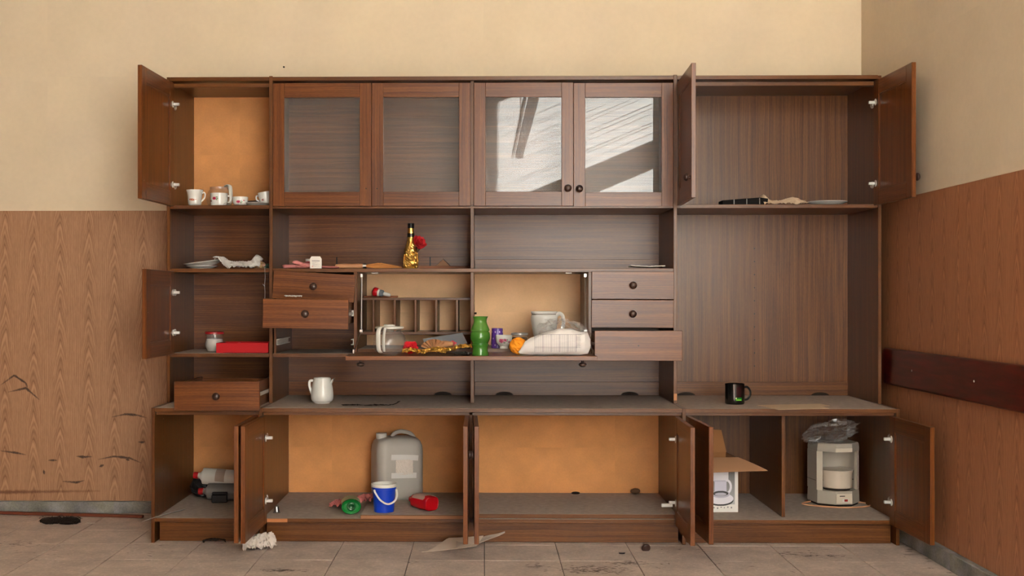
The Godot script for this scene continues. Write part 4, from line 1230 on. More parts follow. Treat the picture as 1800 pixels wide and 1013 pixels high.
	# green vase
	var vp := smooth([Vector2(0.0365, 0.0), Vector2(0.0375, 0.006), Vector2(0.0345, 0.024), Vector2(0.0350, 0.038), Vector2(0.0385, 0.048), Vector2(0.0360, 0.055), Vector2(0.0430, 0.072), Vector2(0.0440, 0.086), Vector2(0.0415, 0.102), Vector2(0.0375, 0.106), Vector2(0.0415, 0.112), Vector2(0.0385, 0.122), Vector2(0.0310, 0.140), Vector2(0.0285, 0.152), Vector2(0.0310, 0.164), Vector2(0.0352, 0.1725)], 4)
	var va := [Vector2(0.0005, 0.0)] + vp
	for i in range(vp.size() - 1, 6, -1): va.append(Vector2(vp[i].x - 0.003, vp[i].y))
	va.append(Vector2(0.0005, 0.030))
	var vm := tmat(tex(8, 128, func(_x: int, yy: int) -> Color:
		var t := yy / 128.0
		var dark := clampf(sin(t * 9.0 + 2.2) * 0.5 + 0.5, 0, 1)
		return c8(92, 136, 58).lerp(c8(28, 92, 20), clampf(0.15 + 0.55 * t + 0.35 * (dark - 0.5), 0, 1))), 0.16)
	single("green_vase", lathe(va, 48), vm, "glossy green bulbous glass vase standing at the front of the writing flap", "vase", Vector3(-0.0145, fy, 0.80), Vector3.ZERO, "", 55.0)
	# cups, bowl and jar on the desk floor
	var pi := blank(256, 128, c8(92, 52, 142))
	for i in 8:
		for j in 3: dot(pi, 16 + i * 32 + (j % 2) * 16, 22 + j * 42, 5, 6, c8(214, 196, 222))
	cup("plastic_tumbler", "purple tumbler with white dots behind the green vase", Vector3(0.066, iy, 0.36), [Vector2(0.0285, 0.0), Vector2(0.0300, 0.003), Vector2(0.0285, 0.05), Vector2(0.0262, 0.093)], 0.0015, tmat(pi, 0.3), [], 0.0, 0.0)
	var p5 := flower_print([[356, 66, 26], [396, 60, 16], [440, 78, 10]], c8(196, 96, 122), c8(120, 118, 108), c8(150, 50, 80))
	cup("tea_bowl", "small white footed tea bowl with pink blossom in front of the purple tumbler", Vector3(0.096, iy, 0.425), [Vector2(0.020, 0.0), Vector2(0.0205, 0.008), Vector2(0.021, 0.012), Vector2(0.033, 0.024), Vector2(0.038, 0.040), Vector2(0.0405, 0.063)], 0.002, p5, [], 0.0, 0.0)
	var lj := thing("lidded_jar", "glass jar with a grey lid behind the tea bowl and orange cloth", "jar", Vector3(0.172, iy, 0.36))
	part("glass_body", lathe([Vector2(0.0005, 0), Vector2(0.036, 0), Vector2(0.039, 0.004), Vector2(0.039, 0.055), Vector2(0.036, 0.062), Vector2(0.034, 0.062), Vector2(0.037, 0.054), Vector2(0.037, 0.005), Vector2(0.0005, 0.003)], 36), M.glass, lj)
	part("contents", lathe([Vector2(0.0005, 0.0035), Vector2(0.0365, 0.0055), Vector2(0.0365, 0.050), Vector2(0.0005, 0.052)], 32), mat(c8(96, 56, 28), 0.7), lj)
	part("lid", lathe([Vector2(0.0005, 0.061), Vector2(0.0385, 0.061), Vector2(0.0405, 0.063), Vector2(0.0405, 0.070), Vector2(0.038, 0.0725), Vector2(0.0005, 0.073)], 36), mat(c8(176, 172, 166), 0.35, 0.5, 0.4), lj)
	# big pot
	var pt := thing("enamel_pot", "large white enamel pot with a handle behind the printed paper bag", "pot", Vector3(0.290, iy, 0.36))
	var pp := smooth([Vector2(0.036, 0.0), Vector2(0.040, 0.004), Vector2(0.047, 0.040), Vector2(0.056, 0.080), Vector2(0.0625, 0.120), Vector2(0.0635, 0.148), Vector2(0.0600, 0.160), Vector2(0.0625, 0.166), Vector2(0.0640, 0.171), Vector2(0.0630, 0.1745)], 4)
	var pa := [Vector2(0.0005, 0)] + pp
	for i in range(pp.size() - 2, 3, -1): pa.append(Vector2(pp[i].x - 0.003, pp[i].y))
	pa.append(Vector2(0.0005, 0.006))
	part("body", lathe(pa, 48), mat(c8(212, 210, 204), 0.15), pt, Vector3.ZERO, Vector3.ZERO, 55.0)
	part("rim", lathe([Vector2(0.0610, 0.1595), Vector2(0.0628, 0.1610), Vector2(0.0612, 0.1625)], 48), mat(c8(120, 104, 92), 0.4), pt)
	part("handle", tube(curve([Vector3(0.050, 0.150, 0.02), Vector3(0.070, 0.165, 0.030), Vector3(0.086, 0.150, 0.036), Vector3(0.088, 0.110, 0.038), Vector3(0.074, 0.075, 0.034), Vector3(0.050, 0.066, 0.02)], 6), 0.0095, 12, 0.6, Vector3(0, 0, 1)), mat(c8(212, 210, 204), 0.15), pt)
	# printed paper bag with orange cloth inside and clear plastic over it
	var table := bag_image()
	var xs := [0.0, 0.03, 0.09, 0.17, 0.26, 0.36, 0.46, 0.56, 0.66, 0.74, 0.80, 0.86, 0.92, 0.965, 1.0]
	var tops := [0.012, 0.024, 0.058, 0.074, 0.088, 0.098, 0.108, 0.114, 0.117, 0.116, 0.108, 0.103, 0.104, 0.100, 0.070]
	var bots := [0.009, 0.006, 0.003, 0.001, 0.0, 0.0, 0.0, 0.0, 0.0, 0.0, 0.0, 0.0, 0.001, 0.004, 0.03]
	var deps := [0.004, 0.010, 0.020, 0.028, 0.036, 0.042, 0.046, 0.048, 0.048, 0.046, 0.042, 0.038, 0.032, 0.020, 0.004]
	var nz := noise(411, 16.0, 2)
	var rings := []
	for i in xs.size():
		var r := PackedVector3Array()
		for j in 28:
			var a := TAU * j / 28
			var c: float = (tops[i] + bots[i]) / 2
			var p := Vector3((xs[i] - 0.5) * 0.318, c + sin(a) * (tops[i] - bots[i]) / 2, signf(cos(a)) * pow(absf(cos(a)), 0.8) * deps[i])
			var k := (1.0 - 2.5 * absf(nz.get_noise_3dv(p))) * 0.0035
			p += Vector3(k * 0.5, maxf(k, 0.0005 - p.y), k)
			r.append(p)
		rings.append(r)
	var bm := loft(rings)
	for i in bm.v.size(): bm.uv[i] = Vector2(bm.v[i].x / 0.318 + 0.5, 1.0 - bm.v[i].y / 0.12)
	single("paper_bag", bm, tmat(table, 0.85), "crumpled white paper bag printed with a ruled table, lying on the flap", "paper bag", Vector3(0.312, fy + 0.0005, 0.775), Vector3(0, -2, 0), "", 24.0)
	single("orange_cloth", blob(Vector3(0.036, 0.034, 0.034), 0.16, 1.9, 412, 36), mat(c8(244, 150, 22), 0.8), "bundled bright orange cloth at the mouth of the paper bag", "cloth", Vector3(0.155, fy + 0.040, 0.725), Vector3(0, 0, 18), "", 50.0)
	single("plastic_bag", blob(Vector3(0.098, 0.050, 0.06), 0.42, 3.0, 413, 34), M.smoke, "crumpled clear plastic bag lying over the printed paper bag", "plastic bag", Vector3(0.372, 0.932, 0.66), Vector3(0, 0, -14), "", 4.0)

func bag_image() -> Image:
	var im := blank(512, 256, c8(230, 224, 220))
	var k := c8(96, 90, 102)
	var k2 := c8(156, 150, 158)
	for i in 15: im.fill_rect(Rect2i(118, 60 + i * 11, 330, 1), k2)
	for i in 22: im.fill_rect(Rect2i(118 + i * 14, 60, 1, 158), k2)
	for i in 6: im.fill_rect(Rect2i(118 + i * 58, 56, 2, 168), k)
	im.fill_rect(Rect2i(118, 176, 300, 2), k); im.fill_rect(Rect2i(118, 186, 300, 1), k); im.fill_rect(Rect2i(118, 58, 330, 2), k)
	var r := RandomNumberGenerator.new()
	r.seed = 4
	for i in 8:
		for j in 12: im.fill_rect(Rect2i(410 + r.randi_range(0, 2), 80 + j * 9, r.randi_range(14, 30), 2), k)
	return im

func base_things() -> void:
	# worktops
	var wy := 0.6040
	var jg := thing("milk_jug", "white porcelain milk jug standing on the middle worktop", "jug", Vector3(-0.752, wy, 0.50))
	var jp := smooth([Vector2(0.036, 0.0), Vector2(0.0375, 0.004), Vector2(0.048, 0.013), Vector2(0.0525, 0.030), Vector2(0.0510, 0.055), Vector2(0.0465, 0.085), Vector2(0.0415, 0.108), Vector2(0.0400, 0.117)], 4)
	var ja := [Vector2(0.0005, 0)] + jp
	ja.append(Vector2(0.0385, 0.1185))
	for i in range(jp.size() - 1, 5, -1): ja.append(Vector2(jp[i].x - 0.003, jp[i].y))
	ja.append(Vector2(0.0005, 0.012))
	part("body", lathe(ja, 44), M.white, jg, Vector3.ZERO, Vector3.ZERO, 55.0)
	var sp := MB.new()
	var rings := []
	for q in [[0.036, 0.070, 0.004, 0.010], [0.042, 0.095, 0.010, 0.016], [0.050, 0.112, 0.009, 0.013], [0.060, 0.1175, 0.004, 0.007]]:
		var r := PackedVector3Array()
		for j in 14:
			var a := TAU * j / 14
			r.append(Vector3(q[0] + cos(a) * q[2] * 0.7, q[1] + 0.002 * cos(a), sin(a) * q[3]))
		rings.append(r)
	sp.add(loft(rings))
	part("spout", sp, M.white, jg, Vector3.ZERO, Vector3.ZERO, 60.0)
	part("handle", tube(curve([Vector3(-0.040, 0.104, 0.0), Vector3(-0.056, 0.104, 0.004), Vector3(-0.059, 0.085, 0.006), Vector3(-0.052, 0.055, 0.006), Vector3(-0.044, 0.038, 0.004)], 6), 0.0062, 12, 0.6, Vector3(0, 0, 1)), M.white, jg)
	var fk := MB.new()
	var g := RandomNumberGenerator.new()
	g.seed = 21
	for i in 9:
		fk.add(crumple(6, 3, Vector2(g.randf_range(0.03, 0.08), g.randf_range(0.008, 0.02)), 0.0020, 6.0, 500 + i, func(u: float, v: float) -> float: return 0.002 + 0.003 * absf(v - 0.5)), T(Vector3(g.randf_range(-0.10, 0.08), 0.001, g.randf_range(-0.03, 0.03)), Vector3(0, g.randf_range(-20, 20), 0)))
	fk.add(crumple(6, 4, Vector2(0.045, 0.02), 0.004, 6.0, 520, func(u: float, v: float) -> float: return 0.003 + 0.016 * u * u), T(Vector3(0.112, 0.001, 0.0), Vector3(0, 10, 0)))
	single("paint_flakes", fk, M.char, "dark curled flakes lying at the front edge of the middle worktop", "flakes", Vector3(-0.515, wy, 0.645)).set_meta("kind", "stuff")
	var mi := blank(512, 128, c8(13, 12, 12))
	mi.fill_rect(Rect2i(362, 18, 46, 62), c8(42, 14, 20))
	mi.fill_rect(Rect2i(352, 84, 60, 20), c8(20, 104, 34))
	mi.fill_rect(Rect2i(358, 95, 50, 7), c8(120, 190, 60))
	dot(mi, 358, 88, 5, 5, c8(226, 226, 170))
	var mg := cup("coffee_mug", "black mug with a small green label standing on the right worktop", Vector3(1.162, wy, 0.515), [Vector2(0.0405, 0.0), Vector2(0.0435, 0.004), Vector2(0.0445, 0.014), Vector2(0.0450, 0.094)], 0.0035, tmat(mi, 0.12), [Vector3(0.044, 0.076, 0), Vector3(0.062, 0.078, 0), Vector3(0.076, 0.062, 0), Vector3(0.077, 0.040, 0), Vector3(0.064, 0.022, 0), Vector3(0.044, 0.018, 0)], 0.0052, 14.0, Vector3.ZERO, "", "mug")
	(mg.get_node("handle") as MeshInstance3D).material_override = M.black
	single("beige_paper", prism([Vector2(-0.155, -0.062), Vector2(0.148, -0.132), Vector2(0.165, -0.030), Vector2(0.120, -0.002), Vector2(0.128, 0.096), Vector2(-0.115, 0.165)], 0.0012, 0.0002).put(T(Vector3.ZERO, Vector3(90, 0, 0))), mat(c8(206, 178, 146), 0.9), "torn sheet of beige paper lying flat on the right worktop", "paper", Vector3(1.406, wy + 0.0012, 0.643))
	# lower left bay
	var by := 0.1112
	bottle_lying("squeeze_bottle", "white plastic bottle with red cap lying across the grey one", Vector3(-1.285, by + 0.105, 0.23), 0.040, 0.30, M.plastic_white, 1.0, -4.0)
	bottle_lying("squeeze_bottle", "big grey plastic bottle with red cap at the bottom of the left bay", Vector3(-1.250, by + 0.042, 0.27), 0.047, 0.30, mat(c8(122, 118, 114), 0.4), 0.85, 0.0)
	single("black_bag", blob(Vector3(0.066, 0.050, 0.055), 0.22, 2.0, 611), mat(c8(26, 27, 29), 0.35), "crumpled dark plastic bag behind the grey bottle in the left bay", "bag", Vector3(-1.378, by + 0.050, 0.155), Vector3.ZERO, "", 30.0)
	var bb := thing("black_case", "small black case lying in front of the grey bottle", "case", Vector3(-1.266, by, 0.345), 6.0)
	part("body", box(Vector3(0.074, 0.040, 0.03), 0.004), M.black, bb, Vector3(0, 0.021, 0))
	part("lid", box(Vector3(0.072, 0.010, 0.028), 0.003), M.black, bb, Vector3(0, 0.046, 0))
	var sl := MB.new()
	sl.add(sheet(10, 2, func(u: float, v: float) -> Vector3: return Vector3(lerpf(-1.392, -1.504, u), 0.113 + 0.004 * sin(u * 3.0) - 0.004 * u, lerpf(0.57, 0.835, u)) + Vector3(0.02 * v, 0.008 * v, 0.006 * v), 0.0012))
	single("plastic_strip", sl, mat(c8(206, 204, 200), 0.5), "thin pale plastic strip sticking out of the lower left bay", "strip", Vector3.ZERO)
	# middle bays
	jerrycan()
	var ly := 0.1112 + 0.0195
	var bu := thing("plastic_bucket", "small blue plastic bucket with white rim and handle", "bucket", Vector3(-0.449, ly, 0.675))
	part("pail", lathe([Vector2(0.0005, 0.001), Vector2(0.0435, 0.0), Vector2(0.0455, 0.003), Vector2(0.0520, 0.103), Vector2(0.0555, 0.104), Vector2(0.0560, 0.114), Vector2(0.0530, 0.114), Vector2(0.0440, 0.006), Vector2(0.0005, 0.005)], 48), mat(c8(8, 58, 184), 0.35), bu)
	part("rim", lathe([Vector2(0.0555, 0.112), Vector2(0.0585, 0.113), Vector2(0.0590, 0.124), Vector2(0.0570, 0.127), Vector2(0.0525, 0.127), Vector2(0.0515, 0.114)], 48), M.plastic_white, bu)
	part("handle", tube(curve([Vector3(-0.040, 0.103, 0.040), Vector3(-0.034, 0.090, 0.050), Vector3(-0.010, 0.060, 0.062), Vector3(0.022, 0.044, 0.064), Vector3(0.050, 0.054, 0.048), Vector3(0.060, 0.074, 0.020), Vector3(0.056, 0.100, 0.006)], 6), 0.0048, 10, 0.55), M.plastic_white, bu)
	part("residue", lathe([Vector2(0.0005, 0.088), Vector2(0.050, 0.088), Vector2(0.050, 0.092), Vector2(0.0005, 0.094)], 28), mat(c8(150, 140, 132), 0.9), bu)
	var gb := thing("green_bottle", "green translucent plastic bottle lying with its base towards the room", "bottle", Vector3(-0.605, by, 0.615), 8.0)
	var gr := []
	for q in [[0.030, 0.036, 0.024], [0.034, 0.034, 0.022], [0.040, 0.043, 0.032], [0.036, 0.0455, 0.0345], [0.0, 0.0455, 0.0350], [-0.06, 0.0445, 0.0345], [-0.095, 0.034, 0.027], [-0.115, 0.016, 0.015], [-0.135, 0.013, 0.013]]:
		var r := PackedVector3Array()
		for j in 36:
			var a := TAU * j / 36
			r.append(Vector3(cos(a) * q[1], 0.0355 + sin(a) * q[2], q[0]))
		gr.append(r)
	var green := mat(Color(0.03, 0.42, 0.13, 0.55), 0.12)
	green.refraction_enabled = false
	part("body", loft(gr), mat(c8(14, 120, 48), 0.12), gb, Vector3.ZERO, Vector3.ZERO, 45.0)
	part("base_dimple", lathe(smooth([Vector2(0.0005, 0.0), Vector2(0.006, 0.001), Vector2(0.014, 0.004), Vector2(0.020, 0.002), Vector2(0.021, 0.0)], 3), 28), mat(c8(10, 84, 36), 0.1), gb, Vector3(0, 0.0355, 0.030), Vector3(90, 0, 0), 60.0)
	var lab := []
	for z in [0.026, -0.060]:
		var r := PackedVector3Array()
		for j in 15:
			var a := PI * (0.12 + 0.76 * j / 14.0)
			r.append(Vector3(cos(a) * 0.0462, 0.0355 + sin(a) * 0.0357, z))
		lab.append(r)
	part("label", sheet(1, 14, func(u: float, v: float) -> Vector3:
		var a := PI * (0.12 + 0.76 * v)
		return Vector3(cos(a) * 0.0462, 0.0355 + sin(a) * 0.0357, lerpf(0.026, -0.060, u)), 0.0006), mat(c8(122, 140, 104), 0.4), gb)
	var rb := thing("red_bottle", "red plastic bottle with a dusty top lying right of the blue bucket", "bottle", Vector3(-0.270, ly, 0.62), 38.0)
	var rr := []
	for q in [[0.060, 0.030, 0.024], [0.064, 0.034, 0.028], [0.060, 0.038, 0.032], [0.0, 0.040, 0.033], [-0.06, 0.036, 0.030], [-0.085, 0.020, 0.018], [-0.105, 0.014, 0.014]]:
		var r := PackedVector3Array()
		for j in 32:
			var a := TAU * j / 32
			var sx := signf(cos(a)) * pow(absf(cos(a)), 0.7)
			var sy := signf(sin(a)) * pow(absf(sin(a)), 0.7)
			r.append(Vector3(sx * q[1], 0.0335 + sy * q[2], q[0]))
		rr.append(r)
	part("body", loft(rr), mat(c8(190, 16, 28), 0.25), rb, Vector3.ZERO, Vector3.ZERO, 45.0)
	part("label", sheet(8, 10, func(u: float, v: float) -> Vector3:
		var a := PI * (0.14 + 0.72 * v)
		var e := 0.012 * sin(v * 9.0)
		return Vector3(signf(cos(a)) * pow(absf(cos(a)), 0.7) * 0.0406, 0.0338 + pow(sin(a), 0.7) * 0.0337, lerpf(0.036 + e, -0.045, u)), 0.0006), mat(c8(178, 140, 126), 0.8), rb)
	single("rubber_glove", crumple(34, 22, Vector2(0.20, 0.13), 0.014, 4.0, 621, func(u: float, v: float) -> float: return 0.010 + 0.032 * smoothstep(0.45, 0.8, u) * (1.0 - absf(v - 0.5)) - 0.006 * smoothstep(0.4, 0.0, u)), mat(c8(196, 112, 108), 0.85), "crumpled pink rubber glove behind the green bottle", "glove", Vector3(-0.615, by + 0.012, 0.47), Vector3.ZERO, "", 50.0)
	single("metal_foot", lathe([Vector2(0.0005, 0), Vector2(0.018, 0), Vector2(0.018, 0.002), Vector2(0.012, 0.005), Vector2(0.009, 0.028), Vector2(0.0005, 0.029)], 24), M.steel, "small silvery metal foot standing inside the left edge of the middle base cupboard", "metal foot", Vector3(-0.948, by, 0.60))
	single("dark_scrap", blob(Vector3(0.019, 0.006, 0.012), 0.2, 2.0, 631), M.char, "small dark scrap against the orange back of the empty bay", "scrap", Vector3(0.462, by + 0.004, 0.052))
	single("round_pebble", blob(Vector3(0.024, 0.014, 0.018), 0.10, 1.4, 632, 24, false), mat(c8(110, 78, 52), 0.8), "round brown lump against the orange back near the empty bay's right corner", "lump", Vector3(0.762, by + 0.014, 0.048))
	coffee_box()
	coffee_maker()

func bottle_lying(called: String, label: String, at: Vector3, r: float, len: float, body: Material, flat: float, tilt: float) -> void:
	var o := thing(called, label, "bottle", at, 0.0, "cleaning bottles in the left bay")
	o.rotation_degrees = Vector3(0, -3, tilt)
	var ax := Transform3D(Basis.from_euler(Vector3(0, 0, PI / 2)).scaled(Vector3(1, flat, 1)), Vector3(-0.03, 0, 0))
	# the axis runs along -x: cap to the left
	var prof := smooth([Vector2(0.0005, -len + 0.09), Vector2(r * 0.9, -len + 0.09), Vector2(r, -len + 0.10), Vector2(r, 0.035), Vector2(r * 0.86, 0.052), Vector2(r * 0.42, 0.072), Vector2(r * 0.34, 0.076), Vector2(r * 0.34, 0.084), Vector2(0.0005, 0.084)], 3)
	part("body", lathe(prof, 36).put(ax), body, o, Vector3.ZERO, Vector3.ZERO, 45.0)
	part("cap", lathe([Vector2(0.0005, 0.082), Vector2(r * 0.40, 0.082), Vector2(r * 0.42, 0.086), Vector2(r * 0.40, 0.105), Vector2(0.0005, 0.106)], 24).put(ax), mat(c8(176, 14, 24), 0.35), o)
	if flat > 0.95:
		part("label", sheet(6, 10, func(u: float, v: float) -> Vector3:
			var a := lerpf(-0.4, 1.5, v)
			return Vector3(lerpf(-0.020, 0.026, u), sin(a) * (r + 0.0006), cos(a) * (r + 0.0006)), 0.0004), mat(c8(168, 148, 132), 0.7), o)

func jerrycan() -> void:
	var o := thing("jerrycan", "translucent grey plastic jerrycan with taped paper label against orange back", "jerrycan", Vector3(-0.424, 0.1120, 0.21), 20.0)
	var hdpe := mat(c8(178, 170, 160), 0.4)
	var rings := []
	for q in [[0.0, 0.84], [0.006, 0.93], [0.020, 0.99], [0.040, 1.0], [0.235, 1.0], [0.262, 0.98], [0.282, 0.92], [0.297, 0.80], [0.304, 0.62], [0.306, 0.40]]:
		var r := PackedVector3Array()
		var w: float = 0.234 * (q[1] if q[0] > 0.1 else 1.0 - (1.0 - q[1]) * 0.5)
		for p in rrect(w, 0.172 * q[1], minf(0.042, 0.08 * q[1]), 6): r.append(Vector3(p.x, q[0], p.y))
		rings.append(r)
	part("body", loft(rings), hdpe, o, Vector3.ZERO, Vector3.ZERO, 60.0)
	part("neck", lathe([Vector2(0.020, 0.275), Vector2(0.023, 0.300), Vector2(0.0005, 0.302)], 28), hdpe, o, Vector3(-0.078, 0, 0.0))
	part("cap", lathe([Vector2(0.0005, 0.297), Vector2(0.0255, 0.297), Vector2(0.0265, 0.301), Vector2(0.0265, 0.321), Vector2(0.024, 0.324), Vector2(0.0005, 0.324)], 32), M.plastic_white, o, Vector3(-0.078, 0, 0.0))
	part("handle", tube(curve([Vector3(-0.026, 0.298, 0), Vector3(-0.014, 0.318, 0), Vector3(0.016, 0.328, 0), Vector3(0.060, 0.320, 0), Vector3(0.084, 0.300, 0), Vector3(0.090, 0.285, 0)], 6), 0.0100, 12, 0.6, Vector3(0, 0, 1)), hdpe, o, Vector3.ZERO, Vector3.ZERO, 60.0)
	var tape := mat(c8(220, 214, 208), 0.6)
	part("paper_label", crumple(26, 18, Vector2(0.086, 0.074), 0.0018, 16.0, 641, func(_u: float, _v: float) -> float: return 0.0, 0.0006).put(T(Vector3.ZERO, Vector3(90, 0, 0))), mat(c8(222, 208, 196), 0.85), o, Vector3(0.012, 0.164, 0.0885), Vector3.ZERO, 20.0)
	part("tape", sheet(8, 2, func(u: float, v: float) -> Vector3: return Vector3((u - 0.5) * 0.136, (v - 0.5) * 0.026 + 0.004 * sin(u * 2.0), 0.0004 * sin(u * 9.0)), 0.0006), tape, o, Vector3(0.014, 0.208, 0.0895), Vector3(0, 0, -5))
	part("tape", sheet(8, 2, func(u: float, v: float) -> Vector3: return Vector3((u - 0.5) * 0.126, (v - 0.5) * 0.026, 0.0004 * sin(u * 8.0)), 0.0006), tape, o, Vector3(0.010, 0.124, 0.0895), Vector3(0, 0, -1.5))

func coffee_box() -> void:
	var o := thing("cardboard_box", "open cardboard box printed with a white coffee machine behind the right base door", "box", Vector3(1.046, 0.1113, 0.47), 4.0)
	var kraft := mat(c8(168, 124, 90), 0.85)
	var inner := mat(c8(150, 100, 58), 0.9)
	part("front_side", box(Vector3(0.230, 0.250, 0.003), 0.0), kraft, o, Vector3(0, 0.1255, 0.100))
	part("back_side", box(Vector3(0.230, 0.250, 0.003), 0.0), inner, o, Vector3(0, 0.1255, -0.100))
	for s in [-1.0, 1.0]: part("side", box(Vector3(0.003, 0.250, 0.197), 0.0), kraft, o, Vector3(s * 0.1135, 0.1255, 0))
	part("bottom", box(Vector3(0.224, 0.003, 0.197), 0.0), kraft, o, Vector3(0, 0.002, 0))
	var im := tex(256, 288, func(x: int, y: int) -> Color:
		if x > 238 or y > 246: return c8(226, 222, 216)
		return c8(72, 70, 72).lerp(c8(172, 170, 170), clampf(y / 246.0, 0, 1)))
	# the machine in the picture: tank, jug with handle, base with warming plate
	var wht := c8(222, 218, 226)
	var sh := c8(180, 176, 192)
	im.fill_rect(Rect2i(124, 60, 82, 62), wht); dot(im, 165, 62, 41, 14, wht)
	im.fill_rect(Rect2i(132, 118, 66, 8), sh)
	im.fill_rect(Rect2i(134, 126, 62, 56), c8(196, 192, 208))
	for i in 26:
		var a := -PI / 2 + PI * i / 25.0
		dot(im, 196 + cos(a) * 22, 152 + sin(a) * 34, 6, 6, wht)
	dot(im, 165, 226, 66, 28, c8(40, 38, 40)); dot(im, 165, 216, 66, 30, wht)
	dot(im, 165, 192, 48, 20, sh); dot(im, 165, 188, 40, 14, c8(52, 50, 52)); dot(im, 165, 192, 30, 9, c8(176, 172, 186))
	for i in 12: im.fill_rect(Rect2i(20 + i * 18, 258 + (i * 7) % 5, 8 - (i * 3) % 4, 5 + (i * 5) % 4), c8(130, 126, 130))
	part("print", box(Vector3(0.228, 0.248, 0.0006), 0.0), tmat(im, 0.5), o, Vector3(0, 0.1255, 0.1019))
	face_uv(o.get_node("print"))
	# flaps: the front one folded out towards the room, the back one upright
	part("front_flap", sheet(6, 6, func(u: float, v: float) -> Vector3:
		var x := lerpf(-0.115, 0.115 + 0.105 * v, u)
		return Vector3(x, 0.2515 - 0.038 * v - 0.016 * v * v * (1.0 - 0.5 * u), 0.101 + 0.105 * v), 0.003), kraft, o)
	part("back_flap", prism([Vector2(0.0, 0), Vector2(0.115, 0), Vector2(0.096, 0.105), Vector2(0.010, 0.110)], 0.003, 0.0003), inner, o, Vector3(0.0, 0.2505, -0.100), Vector3(-10, 0, 0))
	part("side_flap", box(Vector3(0.003, 0.06, 0.18), 0.0), inner, o, Vector3(-0.118, 0.275, 0), Vector3(0, 0, 14))

func coffee_maker() -> void:
	var o := thing("coffee_machine", "off-white filter coffee machine with pot, standing in the right base cupboard", "coffee machine", Vector3(1.682, 0.1113, 0.31), 9.0)
	var shell := mat(c8(206, 194, 176), 0.35)
	var grey := mat(c8(168, 158, 144), 0.4)
	# plan of the housing: flat front with two slanted flanks
	var plan := func(s: float) -> Array:
		return [Vector2(0.042, 0.098) * s, Vector2(0.106, 0.036) * s, Vector2(0.106, -0.075) * s, Vector2(0.095, -0.088) * s, Vector2(-0.095, -0.088) * s, Vector2(-0.106, -0.075) * s, Vector2(-0.106, 0.036) * s, Vector2(-0.042, 0.098) * s]
	var block := func(levels: Array) -> MB:
		var rings := []
		for q in levels:
			var r := PackedVector3Array()
			for p in plan.call(q[1]): r.append(Vector3(p.x, q[0], p.y))
			rings.append(r)
		return loft(rings)
	part("foot", block.call([[0.0, 0.93], [0.006, 0.95], [0.012, 0.97]]), M.char, o)
	part("base", block.call([[0.010, 0.985], [0.014, 1.0], [0.066, 0.985], [0.072, 0.97]]), grey, o)
	# back with a rounded niche for the pot, and two front pillars
	var niche := []
	for i in 15:
		var a := PI - PI * i / 14.0
		niche.append(Vector2(cos(a) * 0.084, -0.012 - sin(a) * 0.066))
	var body := [Vector2(0.106, 0.030), Vector2(0.106, -0.075), Vector2(0.095, -0.088), Vector2(-0.095, -0.088), Vector2(-0.106, -0.075), Vector2(-0.106, 0.030), Vector2(-0.084, 0.030)]
	body += niche
	body.append(Vector2(0.084, 0.030))
	var flip := []
	for p in body: flip.append(Vector2(p.x, -p.y))
	part("housing", prism(flip, 0.184, 0.001).put(T(Vector3(0, 0.164, 0), Vector3(-90, 0, 0))), grey, o)
	part("seam", box(Vector3(0.2135, 0.0015, 0.11), 0.0), M.char, o, Vector3(0, 0.116, -0.032))
	for s in [-1.0, 1.0]: part("pillar", prism([Vector2(s * 0.104, -0.030), Vector2(s * 0.086, -0.052), Vector2(s * 0.083, -0.030)], 0.184, 0.0006).put(T(Vector3(0, 0.164, 0), Vector3(-90, 0, 0))), shell, o)
	part("top", block.call([[0.256, 0.985], [0.272, 0.99], [0.290, 0.97], [0.296, 0.93]]), grey, o)
	part("top_front", box(Vector3(0.084, 0.018, 0.003), 0.001), shell, o, Vector3(0, 0.266, 0.0965))
	part("hot_plate", lathe([Vector2(0.0005, 0.070), Vector2(0.062, 0.070), Vector2(0.062, 0.079), Vector2(0.0005, 0.080)], 32), M.char, o, Vector3(0, 0, 0.018))
	part("pot", lathe([Vector2(0.0005, 0.080), Vector2(0.064, 0.080), Vector2(0.070, 0.084), Vector2(0.0715, 0.150), Vector2(0.074, 0.158), Vector2(0.074, 0.166), Vector2(0.070, 0.168), Vector2(0.030, 0.171), Vector2(0.0005, 0.171)], 44), mat(c8(200, 184, 166), 0.3), o, Vector3(0, 0, 0.018))
	part("pot_spout", box(Vector3(0.02, 0.004, 0.012), 0.001), mat(c8(180, 164, 146), 0.4), o, Vector3(0.076, 0.163, 0.026))
	part("control_panel", box(Vector3(0.078, 0.046, 0.003), 0.001), shell, o, Vector3(0, 0.038, 0.0990))
	part("switch", box(Vector3(0.016, 0.010, 0.006), 0.001), mat(c8(150, 40, 30), 0.3), o, Vector3(0.008, 0.030, 0.1015))
	part("switch_frame", box(Vector3(0.030, 0.016, 0.003), 0.0006), M.plastic_white, o, Vector3(0.004, 0.030, 0.1000))
	part("print_line", box(Vector3(0.026, 0.004, 0.0006), 0.0), M.char, o, Vector3(-0.010, 0.050, 0.1008))
	part("power_cord", tube(curve([Vector3(-0.100, 0.004, -0.05), Vector3(-0.165, 0.004, 0.0), Vector3(-0.150, 0.004, 0.055), Vector3(-0.03, 0.004, 0.135), Vector3(0.090, 0.004, 0.130), Vector3(0.150, 0.004, 0.060), Vector3(0.110, 0.004, 0.0)], 7), 0.0036, 8), mat(c8(206, 150, 110), 0.5), o)
	single("plastic_bag", blob(Vector3(0.100, 0.040, 0.070), 0.5, 3.2, 651, 40), M.smoke, "crumpled clear plastic bag lying on top of the coffee machine", "plastic bag", Vector3(1.665, 0.452, 0.30), Vector3(0, 0, 14), "", 4.0)

